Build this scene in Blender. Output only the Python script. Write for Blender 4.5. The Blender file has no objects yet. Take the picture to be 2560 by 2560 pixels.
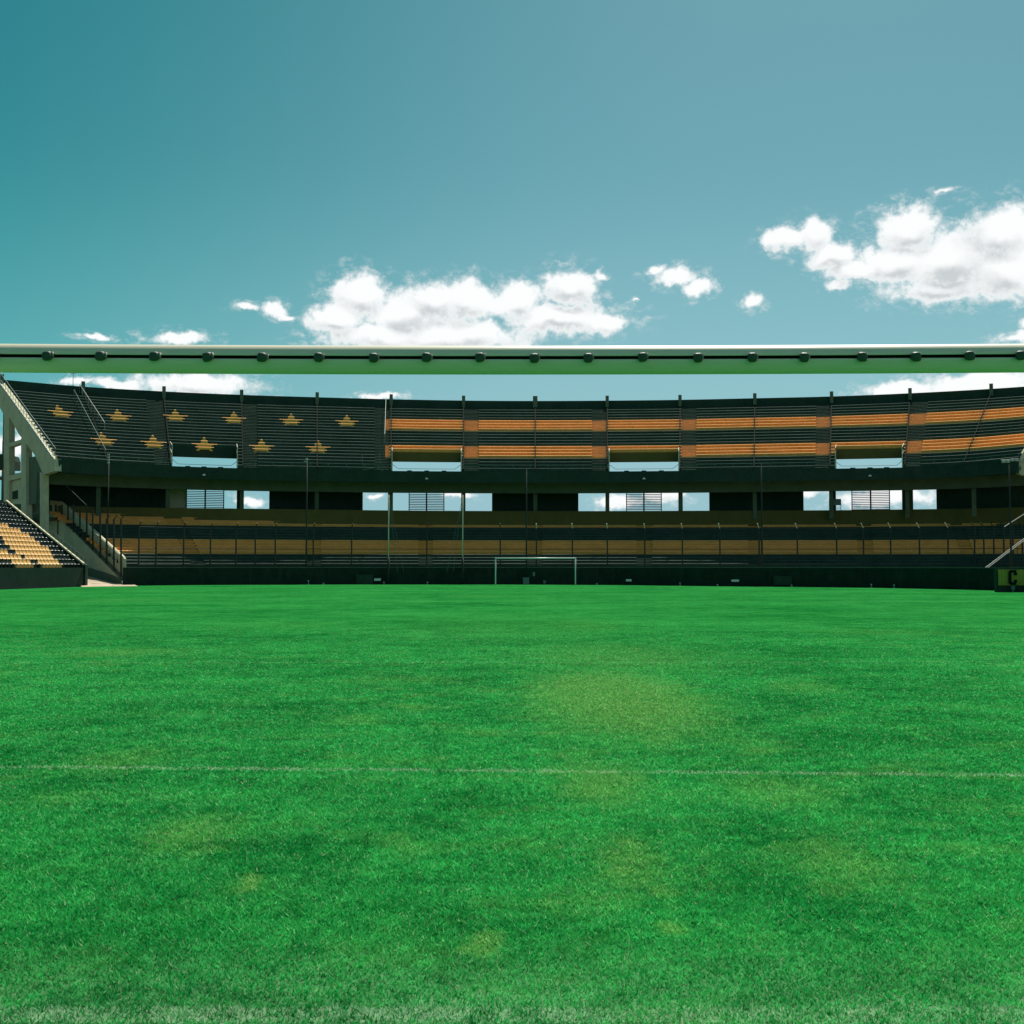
import bpy, math, random
import numpy as np
from mathutils import Vector, Matrix

random.seed(7)
rng = np.random.default_rng(11)
S = bpy.context.scene
col = S.collection

# ------------------------------------------------------------------ camera
F_PX, PITCH, EYE = 2925.4, 0.046727, 1.70          # focal length for a 2560 px wide frame
cd = bpy.data.cameras.new('camera')
cam = bpy.data.objects.new('camera', cd)
col.objects.link(cam)
cam.location = (0, 0, EYE)
cam.rotation_euler = (math.pi / 2 + PITCH, 0, 0)
cd.angle = 2 * math.atan(1280 / F_PX)
cd.clip_start = 0.05
cd.clip_end = 20000
S.camera = cam

# ------------------------------------------------------------------ sun
SUN_EL, SUN_AZ = math.radians(55), math.radians(17)
sl = bpy.data.lights.new('sun', 'SUN')
sl.energy = 4.6
sl.angle = math.radians(0.53)
sl.color = (1.0, 0.95, 0.86)
so = bpy.data.objects.new('sun', sl)
col.objects.link(so)
sd = Vector((math.sin(SUN_AZ) * math.cos(SUN_EL), math.cos(SUN_AZ) * math.cos(SUN_EL), math.sin(SUN_EL)))
so.rotation_euler = sd.to_track_quat('Z', 'Y').to_euler()

S.view_settings.view_transform = 'Standard'
S.view_settings.look = 'None'
S.view_settings.exposure = 0.45
S.view_settings.gamma = 1
S.render.engine = 'CYCLES'
S.cycles.max_bounces = 6
S.cycles.diffuse_bounces = 4
S.cycles.transparent_max_bounces = 6


# ------------------------------------------------------------------ pixel helpers (reference geometry of the place)
def ray(px, py):
    u, v = (px - 1280) / F_PX, (1280 - py) / F_PX
    return Vector((u, math.cos(PITCH) - v * math.sin(PITCH), math.sin(PITCH) + v * math.cos(PITCH)))


def at_depth(px, py, d):
    r = ray(px, py)
    k = d / r.y
    return Vector((r.x * k, d, EYE + r.z * k))


def at_z(px, py, z):
    r = ray(px, py)
    k = (z - EYE) / r.z
    return Vector((r.x * k, r.y * k, z))


def az_el(px, py):
    r = ray(px, py).normalized()
    return math.atan2(r.x, r.y), math.asin(r.z)


def on_plane(px, py, A, B):
    """intersection of the view ray with the vertical plane over plan line A-B"""
    r = ray(px, py)
    n = Vector((-(B[1] - A[1]), B[0] - A[0]))
    k = (n.x * A[0] + n.y * A[1]) / (n.x * r.x + n.y * r.y)
    return Vector((r.x * k, r.y * k, EYE + r.z * k))


# ------------------------------------------------------------------ world: sky with clouds
W = bpy.data.worlds.new('World')
S.world = W
W.use_nodes = True
nt = W.node_tree
nt.nodes.clear()
L = nt.links


def N(tree, t, **kw):
    n = tree.nodes.new(t)
    for k, v in kw.items():
        setattr(n, k, v)
    return n


def setin(n, i, v, tree):
    if hasattr(v, 'is_linked') or isinstance(v, bpy.types.NodeSocket):
        tree.links.new(v, n.inputs[i])
    else:
        n.inputs[i].default_value = v


def M_(tree, op, a, b=None, c=None, clamp=False):
    n = tree.nodes.new('ShaderNodeMath')
    n.operation = op
    n.use_clamp = clamp
    setin(n, 0, a, tree)
    if b is not None:
        setin(n, 1, b, tree)
    if c is not None:
        setin(n, 2, c, tree)
    return n.outputs[0]


def V_(tree, op, a, b=None, out=0):
    n = tree.nodes.new('ShaderNodeVectorMath')
    n.operation = op
    setin(n, 0, a, tree)
    if b is not None:
        setin(n, 1, b, tree)
    return n.outputs[out]


def MIX(tree, f, a, b, blend='MIX'):
    n = tree.nodes.new('ShaderNodeMix')
    n.data_type = 'RGBA'
    n.blend_type = blend
    n.clamp_factor = True
    setin(n, 0, f, tree)
    setin(n, 6, a, tree)
    setin(n, 7, b, tree)
    return n.outputs[2]


def NOISE(tree, vec, scale, detail=4, rough=0.5, out=0, dist=0.0):
    n = tree.nodes.new('ShaderNodeTexNoise')
    n.inputs['Scale'].default_value = scale
    n.inputs['Detail'].default_value = detail
    n.inputs['Roughness'].default_value = rough
    n.inputs['Distortion'].default_value = dist
    tree.links.new(vec, n.inputs['Vector'])
    return n.outputs[out]


def MAPR(tree, v, a, b, c=0.0, d=1.0, smooth=True):
    n = tree.nodes.new('ShaderNodeMapRange')
    n.interpolation_type = 'SMOOTHSTEP' if smooth else 'LINEAR'
    n.clamp = True
    setin(n, 0, v, tree)
    for i, x in enumerate((a, b, c, d)):
        n.inputs[i + 1].default_value = x
    return n.outputs[0]


sky = N(nt, 'ShaderNodeTexSky')
sky.sky_type = 'NISHITA'
sky.sun_disc = False
sky.sun_elevation = SUN_EL
sky.sun_rotation = SUN_AZ
sky.altitude = 0
sky.air_density = 1.0
sky.dust_density = 0.6
sky.ozone_density = 1.0
tc = N(nt, 'ShaderNodeTexCoord')
g = tc.outputs['Generated']
sep = N(nt, 'ShaderNodeSeparateXYZ')
L.new(g, sep.inputs[0])
az = M_(nt, 'ARCTAN2', sep.outputs[0], sep.outputs[1])
el = M_(nt, 'ARCSINE', sep.outputs[2])
comb = N(nt, 'ShaderNodeCombineXYZ')
L.new(az, comb.inputs[0])
L.new(el, comb.inputs[1])
P0 = comb.outputs[0]
# warp for billowing edges
wn = NOISE(nt, P0, 26, 5, 0.6, out=1)
warp = V_(nt, 'SCALE', V_(nt, 'SUBTRACT', wn, (0.5, 0.5, 0.5)))
warp.node.inputs[3].default_value = 0.020
wn2 = NOISE(nt, P0, 110, 4, 0.6, out=1)
warp2 = V_(nt, 'SCALE', V_(nt, 'SUBTRACT', wn2, (0.5, 0.5, 0.5)))
warp2.node.inputs[3].default_value = 0.006
P = V_(nt, 'ADD', V_(nt, 'ADD', P0, warp), warp2)
# every cloud is a cluster of lobes: (px, py, half width, half height, weight)
LOBES = [
    (905, 745, 95, 62, 1), (1010, 790, 120, 70, 1), (840, 800, 95, 50, 1), (1085, 755, 90, 58, 1),
    (1170, 755, 85, 62, 1), (1290, 755, 90, 58, 1), (1425, 725, 85, 58, 1), (1400, 800, 180, 45, 1),
    (1120, 840, 260, 55, 1), (960, 845, 180, 45, 1), (1500, 805, 95, 30, 1),
    (684, 772, 42, 24, .85), (610, 770, 60, 18, .55), (715, 790, 60, 15, .5),
    (1970, 600, 70, 32, .95), (2035, 590, 50, 48, 1), (2080, 640, 80, 42, .95), (2150, 680, 90, 30, .95),
    (2270, 570, 95, 58, 1), (2240, 660, 110, 60, 1), (2370, 650, 150, 80, 1), (2500, 590, 100, 75, 1),
    (2520, 680, 150, 75, 1), (2360, 720, 170, 40, .9), (2640, 620, 120, 90, 1),
    (2365, 470, 55, 16, .45), (1887, 755, 40, 24, .75), (1690, 695, 80, 30, .7), (1745, 720, 50, 30, .8),
    (1640, 680, 50, 20, .5), (1590, 750, 30, 10, .3), (238, 840, 70, 14, .6), (440, 845, 115, 22, .75),
    (490, 960, 170, 38, .9), (300, 962, 100, 20, .7), (190, 955, 60, 14, .6), (954, 992, 85, 14, .7), (2250, 980, 110, 28, 1),
    (2450, 965, 160, 42, 1), (2600, 810, 60, 32, .7), (2540, 850, 90, 18, .6),
    (30, 1110, 70, 45, .8), (80, 1080, 60, 40, .8), (0, 1170, 60, 30, .7), (1500, 690, 45, 18, .5),
    (2100, 715, 70, 20, .6), (1140, 1240, 60, 14, .7), (940, 1240, 40, 12, .6), (1550, 1255, 70, 22, .9),
    (1660, 1240, 60, 26, .95), (2200, 1240, 160, 30, .9), (2010, 1230, 60, 25, .7), (620, 1250, 60, 20, .6),
]
best = None
lowm = None
Pup = V_(nt, 'ADD', P0, (0, 0.0095, 0))
Pup = V_(nt, 'ADD', Pup, warp)
for (px, py, a, b, w) in LOBES:
    A, E = az_el(px, py)
    d = V_(nt, 'SUBTRACT', P, (A, E, 0))
    d = V_(nt, 'MULTIPLY', d, (F_PX / a, F_PX / b, 0))
    ln = V_(nt, 'LENGTH', d, out=1)
    e = M_(nt, 'MULTIPLY_ADD', ln, -1.0 * (1.0), 1.0 + (w - 1) * 0.75)
    best = e if best is None else M_(nt, 'SMOOTH_MAX', best, e, 0.12)
    if w >= .9:
        d2 = V_(nt, 'MULTIPLY', V_(nt, 'SUBTRACT', Pup, (A, E, 0)), (F_PX / a, F_PX / b, 0))
        e2 = M_(nt, 'SUBTRACT', 1.0, V_(nt, 'LENGTH', d2, out=1))
        lowm = e2 if lowm is None else M_(nt, 'SMOOTH_MAX', lowm, e2, 0.12)
fb = NOISE(nt, P0, 42, 8, 0.62)
fb2 = NOISE(nt, P0, 150, 5, 0.6)
dens = M_(nt, 'ADD', best, M_(nt, 'MULTIPLY', M_(nt, 'MULTIPLY_ADD', fb, 1.0, -0.43), 1.1))
dens = M_(nt, 'ADD', dens, M_(nt, 'MULTIPLY', M_(nt, 'SUBTRACT', fb2, 0.5), 0.6))
# scattered clouds elsewhere in the sky (behind the viewer), seen from other positions
bnoise = NOISE(nt, g, 3.0, 7, 0.6)
behind = MAPR(nt, sep.outputs[1], 0.1, -0.35)
back = M_(nt, 'MULTIPLY', MAPR(nt, bnoise, 0.55, 0.68), behind)
fine = NOISE(nt, V_(nt, 'ADD', V_(nt, 'MULTIPLY', P0, (1, 1.6, 1)), warp), 75, 8, 0.68)
wisp = M_(nt, 'MULTIPLY', MAPR(nt, fine, 0.46, 0.70, 0, 0.55), MAPR(nt, dens, -0.55, 0.05))
alpha = M_(nt, 'MAXIMUM', MAPR(nt, dens, -0.02, 0.52), wisp)
alpha = M_(nt, 'MAXIMUM', alpha, back)
# soft grey undersides: compare with the cloud mass a little higher up
sh = NOISE(nt, V_(nt, 'MULTIPLY', V_(nt, 'ADD', P0, warp), (1, 1.7, 1)), 15, 6, 0.5)
core = MAPR(nt, dens, 0.25, 0.8)
under = MAPR(nt, M_(nt, 'ADD', M_(nt, 'SUBTRACT', lowm, best), M_(nt, 'MULTIPLY', M_(nt, 'SUBTRACT', sh, 0.5), 1.6)), -0.32, 0.34)
shade = M_(nt, 'MULTIPLY', under, core)
shade = M_(nt, 'MAXIMUM', shade, MAPR(nt, dens, 0.45, 0.05, 0, 0.45))
ccol = MIX(nt, shade, (0.98, 1.0, 1.0, 1), (0.60, 0.64, 0.66, 1))
ccol = V_(nt, 'SCALE', ccol)
ccol.node.inputs[3].default_value = 7.3
# sky tint: photographed sky is teal
skyc = MIX(nt, 1.0, sky.outputs[0], (0.33, 0.585, 0.465, 1), 'MULTIPLY')
lift = MAPR(nt, el, math.radians(0), math.radians(20), 0.92, 0.0)
skyc = MIX(nt, lift, skyc, (2.3, 3.85, 4.6, 1))
away = MAPR(nt, M_(nt, 'ADD', M_(nt, 'MULTIPLY', az, -1.0), M_(nt, 'MULTIPLY', el, 0.55)), 0.02, 0.75)
skyc = MIX(nt, away, skyc, MIX(nt, 1.0, skyc, (0.24, 0.80, 0.74, 1), 'MULTIPLY'))
final = MIX(nt, alpha, skyc, ccol)
bg = N(nt, 'ShaderNodeBackground')
bg.inputs[1].default_value = 0.10
L.new(final, bg.inputs[0])
wo = N(nt, 'ShaderNodeOutputWorld')
L.new(bg.outputs[0], wo.inputs[0])


# ------------------------------------------------------------------ materials
def new_mat(name):
    m = bpy.data.materials.new(name)
    m.use_nodes = True
    t = m.node_tree
    b = t.nodes['Principled BSDF']
    return m, t, b


def mat(name, c, rough=0.7, var=0.25, scale=1.2, bump=0.15, bscale=30, metal=0.0, dirt=None, spec=0.3):
    m, t, b = new_mat(name)
    tcn = t.nodes.new('ShaderNodeTexCoord')
    o = tcn.outputs['Object']
    n1 = NOISE(t, o, scale, 6, 0.62)
    n2 = NOISE(t, o, scale * 9, 4, 0.6)
    f = M_(t, 'ADD', M_(t, 'MULTIPLY', n1, 0.6), M_(t, 'MULTIPLY', n2, 0.4))
    k = MAPR(t, f, 0.3, 0.7, 1 - var, 1 + var, False)
    cc = V_(t, 'SCALE', (c[0], c[1], c[2]))
    cc.node.inputs[0].default_value = c[:3]
    t.links.new(k, cc.node.inputs[3])
    if dirt:
        st = NOISE(t, V_(t, 'MULTIPLY', o, (1.2, 1.2, 0.25)), 1.6, 7, 0.7)
        cc = MIX(t, MAPR(t, st, 0.5, 0.72, 0, 0.75), cc, (*dirt, 1))
    t.links.new(cc, b.inputs['Base Color'])
    b.inputs['Roughness'].default_value = rough
    b.inputs['Metallic'].default_value = metal
    b.inputs['Specular IOR Level'].default_value = spec
    if bump:
        bn = t.nodes.new('ShaderNodeBump')
        bn.inputs['Strength'].default_value = bump
        bn.inputs['Distance'].default_value = 0.02
        t.links.new(NOISE(t, o, bscale, 5, 0.6), bn.inputs['Height'])
        t.links.new(bn.outputs[0], b.inputs['Normal'])
    return m


BLACK = mat('black_paint', (0.036, 0.068, 0.050), 0.95, 0.35, 0.6, 0.1, 10, dirt=(0.05, 0.08, 0.06), spec=0.05)
BLACKW = mat('black_wall', (0.029, 0.056, 0.042), 0.92, 0.3, 0.5, 0.1, 8, dirt=(0.042, 0.068, 0.052), spec=0.1)
NOSE = mat('step_nosing', (0.075, 0.105, 0.09), 0.9, 0.6, 0.35, 0.05, 20, spec=0.1)
ORANGE = mat('orange_paint', (0.87, 0.362, 0.092), 0.95, 0.2, 0.7, 0.1, 12, dirt=(0.70, 0.30, 0.08), spec=0.05)
ONOSE = mat('orange_nosing', (0.98, 0.52, 0.20), 0.9, 0.2, 1.5, 0.05, 20, spec=0.1)
AISN = mat('stair_nosing', (0.05, 0.08, 0.06), 0.9, 0.5, 0.6, 0.05, 20, spec=0.1)
OCHRE = mat('ochre_wall', (0.135, 0.105, 0.026), 0.8, 0.18, 0.6, 0.1, 8, dirt=(0.10, 0.085, 0.025))
CONC = mat('concrete', (0.58, 0.54, 0.36), 0.85, 0.2, 0.8, 0.2, 14, dirt=(0.42, 0.41, 0.27))
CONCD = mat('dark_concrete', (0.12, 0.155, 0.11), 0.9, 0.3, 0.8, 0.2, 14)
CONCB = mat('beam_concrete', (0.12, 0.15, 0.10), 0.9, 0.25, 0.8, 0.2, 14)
WHITE = mat('white_paint', (0.80, 0.82, 0.78), 0.35, 0.06, 3, 0.03, 60, spec=0.5)
PALE = mat('pale_galvanised_metal', (0.42, 0.46, 0.41), 0.6, 0.15, 3, 0.0, metal=0.2)
PAINTM = mat('cream_paint', (0.66, 0.62, 0.48), 0.5, 0.15, 3, 0.0)
GREENP = mat('weathered_rail', (0.30, 0.34, 0.29), 0.6, 0.2, 3, 0.0)
DARKM = mat('dark_metal', (0.022, 0.035, 0.028), 0.6, 0.2, 3, 0.0)
GREENM = mat('grey_green_metal', (0.13, 0.22, 0.19), 0.5, 0.2, 3, 0.0)
SEATY = mat('yellow_plastic', (0.86, 0.53, 0.20), 0.4, 0.12, 0.8, 0.0, spec=0.5)
SEATK = mat('black_plastic', (0.012, 0.022, 0.018), 0.3, 0.2, 0.8, 0.0, spec=0.6)
STARP = mat('star_paint', (0.97, 0.45, 0.10), 0.95, 0.3, 1.2, 0.1, 12, spec=0.05)
RUBBER = mat('dark_plastic_clip', (0.035, 0.075, 0.042), 0.5, 0.2, 40, 0.2, 300, spec=0.4)
SAND = mat('sandy_soil', (0.48, 0.38, 0.27), 0.95, 0.15, 0.5, 0.4, 6)
EARTH = mat('earth', (0.10, 0.11, 0.07), 0.95, 0.3, 0.05, 0.3, 3)
BANNER = mat('yellow_banner_cloth', (0.40, 0.33, 0.06), 0.8, 0.15, 0.8, 0.05, 10)
INK = mat('black_print', (0.012, 0.02, 0.015), 0.95, 0.1, 1, 0.0, spec=0.05)


# ------------------------------------------------------------------ mesh builder
class MB:
    def __init__(self):
        self.v, self.f, self.m = [], [], []

    def poly(self, pts, mi=0):
        n = len(self.v)
        self.v += [tuple(p) for p in pts]
        self.f.append(tuple(range(n, n + len(pts))))
        self.m.append(mi)

    def hexa(self, lo, hi, mi=0):
        """lo, hi: four points each, same order"""
        n = len(self.v)
        self.v += [tuple(p) for p in lo] + [tuple(p) for p in hi]
        for q in ((3, 2, 1, 0), (4, 5, 6, 7), (0, 1, 5, 4), (1, 2, 6, 5), (2, 3, 7, 6), (3, 0, 4, 7)):
            self.f.append(tuple(n + i for i in q))
            self.m.append(mi)

    def box(self, c, s, mi=0, rz=0.0):
        cx, cy, cz = c
        hx, hy, hz = s[0] / 2, s[1] / 2, s[2] / 2
        ca, sa = math.cos(rz), math.sin(rz)
        pl = [(-hx, -hy), (hx, -hy), (hx, hy), (-hx, hy)]
        pl = [(cx + x * ca - y * sa, cy + x * sa + y * ca) for x, y in pl]
        self.hexa([(x, y, cz - hz) for x, y in pl], [(x, y, cz + hz) for x, y in pl], mi)

    def prism(self, pts, off, mi=0):
        """polygon pts extruded by vector off"""
        n = len(pts)
        b = len(self.v)
        self.v += [tuple(p) for p in pts] + [tuple(Vector(p) + Vector(off)) for p in pts]
        self.f.append(tuple(range(b, b + n)))
        self.f.append(tuple(range(b + 2 * n - 1, b + n - 1, -1)))
        self.m += [mi, mi]
        for i in range(n):
            j = (i + 1) % n
            self.f.append((b + i, b + n + i, b + n + j, b + j))
            self.m.append(mi)

    def tube(self, pts, r, mi=0, n=8, r2=None):
        pts = [Vector(p) for p in pts]
        rings = []
        for i, p in enumerate(pts):
            d = (pts[min(i + 1, len(pts) - 1)] - pts[max(i - 1, 0)]).normalized()
            a = d.cross(Vector((0, 0, 1)))
            if a.length < 0.05:
                a = d.cross(Vector((1, 0, 0)))
            a.normalize()
            b = d.cross(a)
            rr = r if r2 is None else r + (r2 - r) * i / (len(pts) - 1)
            s = len(self.v)
            for k in range(n):
                t = 2 * math.pi * k / n
                self.v.append(tuple(p + (a * math.cos(t) + b * math.sin(t)) * rr))
            rings.append(s)
        for a, b in zip(rings, rings[1:]):
            for k in range(n):
                self.f.append((a + k, a + (k + 1) % n, b + (k + 1) % n, b + k))
                self.m.append(mi)
        self.f.append(tuple(rings[0] + k for k in reversed(range(n))))
        self.f.append(tuple(rings[-1] + k for k in range(n)))
        self.m += [mi, mi]

    def build(self, name, mats, parent=None, smooth=False, bevel=0):
        me = bpy.data.meshes.new(name)
        o0 = Vector((0, 0, 0))
        if parent is None:
            a = np.array(self.v)
            o0 = Vector(((a[:, 0].min() + a[:, 0].max()) / 2, (a[:, 1].min() + a[:, 1].max()) / 2, a[:, 2].min()))
        else:
            o0 = parent.matrix_world.translation.copy()
            p = parent
            o0 = Vector((0, 0, 0))
            while p is not None:
                o0 += p.location
                p = p.parent
        me.from_pydata([tuple(Vector(v) - o0) for v in self.v], [], self.f)
        if not isinstance(mats, (list, tuple)):
            mats = [mats]
        for m in mats:
            me.materials.append(m)
        me.polygons.foreach_set('material_index', self.m)
        if smooth:
            me.polygons.foreach_set('use_smooth', [True] * len(me.polygons))
        me.update()
        o = bpy.data.objects.new(name, me)
        col.objects.link(o)
        if parent is None:
            o.location = o0
        else:
            o.parent = parent
        if bevel:
            bm = o.modifiers.new('bevel', 'BEVEL')
            bm.width = bevel
            bm.segments = 2
            bm.limit_method = 'ANGLE'
        return o


def tag(o, label=None, cat=None, group=None, kind=None):
    if label:
        o['label'] = label
    if cat:
        o['category'] = cat
    if group:
        o['group'] = group
    if kind:
        o['kind'] = kind
    return o


def empty(name, loc, label, cat, group=None):
    o = bpy.data.objects.new(name, None)
    col.objects.link(o)
    o.location = loc
    return tag(o, label, cat, group)


# ------------------------------------------------------------------ ground and pitch
LA, LB = at_z(0, 1917.5, 0), at_z(2560, 1938.3, 0)
area_b = (LB.y - LA.y) / (LB.x - LA.x)
area_a = LA.y - area_b * LA.x
GOAL_Y = 4.525
AXX, FAR_Y = 1.5, 109.4                           # pitch axis x at the near goal, far goal line distance

PATCH = []                                        # worn turf patches (x, y, half width, half length, weight)
for (px, py, a, b, w) in [(1540, 1740, 330, 110, .85), (1500, 1960, 200, 90, .6), (1540, 1640, 420, 60, .45), (1580, 2160, 170, 120, .55), (1280, 1560, 500, 50, .35), (2100, 2150, 200, 110, .5), (1950, 1980, 260, 70, .45), (480, 2080, 200, 80, .5), (300, 1900, 200, 60, .4), (1500, 1780, 260, 60, .6), (1640, 1850, 150, 40, .5), (610, 2215, 55, 38, .9), (1215, 2360, 60, 55, .8),
                          (1560, 2110, 60, 30, .6), (1560, 2180, 90, 40, .7), (1680, 2330, 70, 22, .7), (1660, 2230, 70, 30, .6),
                          (1450, 1560, 200, 30, .5), (900, 1800, 130, 25, .4), (1500, 1940, 120, 40, .5), (320, 1630, 250, 18, .5),
                          (700, 1560, 300, 18, .35), (2010, 1720, 180, 25, .4), (1000, 2100, 120, 30, .35), (1970, 2130, 130, 35, .4),
                          (2100, 2220, 140, 40, .45), (140, 2000, 160, 40, .35), (1000, 1700, 300, 20, .35), (500, 2130, 100, 35, .4),
                          (2200, 1580, 300, 14, .4), (300, 1500, 260, 8, .5), (1200, 1490, 200, 6, .4)]:
    c = at_z(px, py, 0)
    PATCH.append((c.x, c.y, a / F_PX * c.y, abs(at_z(px, py - b, 0).y - at_z(px, py + b, 0).y) / 2, w))


def turf_group():
    t = bpy.data.node_groups.new('turf_colour', 'ShaderNodeTree')
    t.interface.new_socket('Color', in_out='OUTPUT', socket_type='NodeSocketColor')
    t.interface.new_socket('Line', in_out='OUTPUT', socket_type='NodeSocketFloat')
    t.interface.new_socket('Dry', in_out='OUTPUT', socket_type='NodeSocketFloat')
    out = t.nodes.new('NodeGroupOutput')
    geo = t.nodes.new('ShaderNodeNewGeometry')
    p = V_(t, 'MULTIPLY', geo.outputs['Position'], (1, 1, 0))
    # base green, broad variation along and across
    n1 = NOISE(t, V_(t, 'MULTIPLY', p, (0.9, 1, 1)), 0.16, 5, 0.6)
    n2 = NOISE(t, V_(t, 'MULTIPLY', p, (1.0, 1.0, 1)), 1.0, 6, 0.65)
    n3 = NOISE(t, p, 6, 5, 0.65)
    f = M_(t, 'ADD', M_(t, 'MULTIPLY', n1, 0.32), M_(t, 'ADD', M_(t, 'MULTIPLY', n2, 0.33), M_(t, 'MULTIPLY', n3, 0.35)))
    c = MIX(t, MAPR(t, f, 0.36, 0.62), (0.0014, 0.145, 0.020, 1), (0.019, 0.330, 0.058, 1))
    # thin, bleached streaks
    n4 = NOISE(t, V_(t, 'MULTIPLY', p, (0.8, 1.0, 1)), 1.3, 7, 0.7)
    n5 = NOISE(t, p, 0.12, 4, 0.5)
    dry = M_(t, 'MULTIPLY', MAPR(t, n4, 0.48, 0.70), MAPR(t, n5, 0.38, 0.62, 0.2, 0.9))
    patch = None
    sx = t.nodes.new('ShaderNodeSeparateXYZ')
    wp = V_(t, 'SCALE', V_(t, 'SUBTRACT', NOISE(t, p, 1.3, 4, 0.6, out=1), (0.5, 0.5, 0.5)))
    sy = t.nodes.new('ShaderNodeSeparateXYZ')
    t.links.new(p, sy.inputs[0])
    t.links.new(M_(t, 'MULTIPLY', sy.outputs[1], 0.075), wp.node.inputs[3])
    pw = V_(t, 'ADD', p, wp)
    pw = V_(t, 'MULTIPLY', pw, (1, 1, 0))
    for (x, y, a, b, w) in PATCH:
        d = V_(t, 'MULTIPLY', V_(t, 'SUBTRACT', pw, (x, y, 0)), (1 / a, 1 / b, 0))
        e = MAPR(t, V_(t, 'LENGTH', d, out=1), 1.15, 0.1, 0, w)
        patch = e if patch is None else M_(t, 'MAXIMUM', patch, e)
    n6 = NOISE(t, p, 13, 6, 0.75)
    patch = MAPR(t, M_(t, 'MULTIPLY_ADD', M_(t, 'SUBTRACT', M_(t, 'ADD', M_(t, 'MULTIPLY', n6, .6), M_(t, 'MULTIPLY', n3, .4)), 0.5), 1.9, patch), 0.05, 0.85, 0, 0.92)
    dryc = M_(t, 'MAXIMUM', M_(t, 'MULTIPLY', dry, 0.75), patch)
    t.links.new(dryc, out.inputs[2])
    t.links.new(p, sx.inputs[0])
    X, Y = sx.outputs[0], sx.outputs[1]
    ln = None
    wob = M_(t, 'MULTIPLY', M_(t, 'SUBTRACT', NOISE(t, p, 9, 5, 0.7), 0.5), 0.10)
    for (a, b, hw, k) in [(GOAL_Y, 0.0, 0.085, 0.66), (area_a, area_b, 0.06, 0.78), (GOAL_Y + 16.44, 0.01, 0.07, 0.42),
                          (FAR_Y, 0.0, 0.06, 0.6), (FAR_Y - 5.4, 0.0, 0.06, 0.4), (FAR_Y - 16.4, 0.0, 0.06, 0.4), (57, 0, .06, .3)]:
        yy = M_(t, 'SUBTRACT', Y, M_(t, 'MULTIPLY_ADD', X, b, a))
        dd = M_(t, 'ABSOLUTE', M_(t, 'ADD', yy, wob))
        e = MAPR(t, dd, hw + 0.035, hw - 0.03, 0, k)
        ln = e if ln is None else M_(t, 'MAXIMUM', ln, e)
    wear = MAPR(t, NOISE(t, p, 3.0, 5, 0.7), 0.32, 0.62, 0.55, 1.0)
    ln = M_(t, 'MULTIPLY', ln, wear)
    dust = M_(t, 'MULTIPLY', MAPR(t, M_(t, 'ABSOLUTE', M_(t, 'SUBTRACT', Y, GOAL_Y)), 1.1, 0.0, 0, 0.40), MAPR(t, n2, 0.35, 0.6, 0.5, 1))
    ln = M_(t, 'MAXIMUM', ln, dust)
    t.links.new(c, out.inputs[0])
    t.links.new(ln, out.inputs[1])
    return t


TURF = turf_group()


def turf_mat(name, blade):
    m, t, b = new_mat(name)
    gr = t.nodes.new('ShaderNodeGroup')
    gr.node_tree = TURF
    c, ln = gr.outputs[0], gr.outputs[1]
    dry = gr.outputs[2]
    geo = t.nodes.new('ShaderNodeNewGeometry')
    if blade:
        at = t.nodes.new('ShaderNodeAttribute')
        at.attribute_name = 'tint'
        k = at.outputs['Fac']
        c = MIX(t, MAPR(t, k, 0.0, 0.8), MIX(t, 1.0, c, (0.9, 1.0, 1.0, 1), 'MULTIPLY'), MIX(t, 1.0, c, (5.0, 2.5, 3.8, 1), 'MULTIPLY'))
        dc = MIX(t, k, (0.125, 0.40, 0.07, 1), (0.42, 0.74, 0.23, 1))
        c = MIX(t, M_(t, 'MULTIPLY', dry, 0.9), c, dc)
        c = MIX(t, MAPR(t, k, 0.70, 0.92, 0, 0.9), c, (0.38, 0.52, 0.30, 1))
        pick = MAPR(t, M_(t, 'ADD', ln, M_(t, 'MULTIPLY', k, 0.75)), 0.85, 1.15, 0, .8)
        c = MIX(t, pick, c, (0.46, 0.56, 0.42, 1))
        b.inputs['Roughness'].default_value = 0.55
        b.inputs['Specular IOR Level'].default_value = 0.12
        tr = t.nodes.new('ShaderNodeBsdfTranslucent')
        t.links.new(c, tr.inputs[0])
        mx = t.nodes.new('ShaderNodeMixShader')
        mx.inputs[0].default_value = 0.42
        t.links.new(b.outputs[0], mx.inputs[1])
        t.links.new(tr.outputs[0], mx.inputs[2])
        t.links.new(mx.outputs[0], t.nodes['Material Output'].inputs[0])
    else:
        p = geo.outputs['Position']
        sp = NOISE(t, p, 26, 5, 0.75)
        sp2 = NOISE(t, p, 3.5, 6, 0.75)
        c = MIX(t, 1.0, c, MIX(t, MAPR(t, sp, 0.3, 0.7), (0.60, 0.48, 0.50, 1), (1.9, 0.86, 1.05, 1)), 'MULTIPLY')
        c = MIX(t, 1.0, c, MIX(t, MAPR(t, sp2, 0.3, 0.7), (0.8, 0.84, 0.8, 1), (1.25, 1.14, 1.2, 1)), 'MULTIPLY')
        c = MIX(t, M_(t, 'MULTIPLY', dry, 0.45), c, (0.055, 0.23, 0.045, 1))
        c = MIX(t, M_(t, 'MULTIPLY', ln, 0.55), c, (0.42, 0.55, 0.38, 1))
        b.inputs['Roughness'].default_value = 0.9
        b.inputs['Specular IOR Level'].default_value = 0.0
        bn = t.nodes.new('ShaderNodeBump')
        bn.inputs['Strength'].default_value = 0.7
        bn.inputs['Distance'].default_value = 0.03
        t.links.new(NOISE(t, p, 18, 5, 0.8), bn.inputs['Height'])
        t.links.new(bn.outputs[0], b.inputs['Normal'])
    t.links.new(c, b.inputs['Base Color'])
    return m


TURFM = turf_mat('turf', False)
BLADEM = turf_mat('grass_blades', True)

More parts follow.
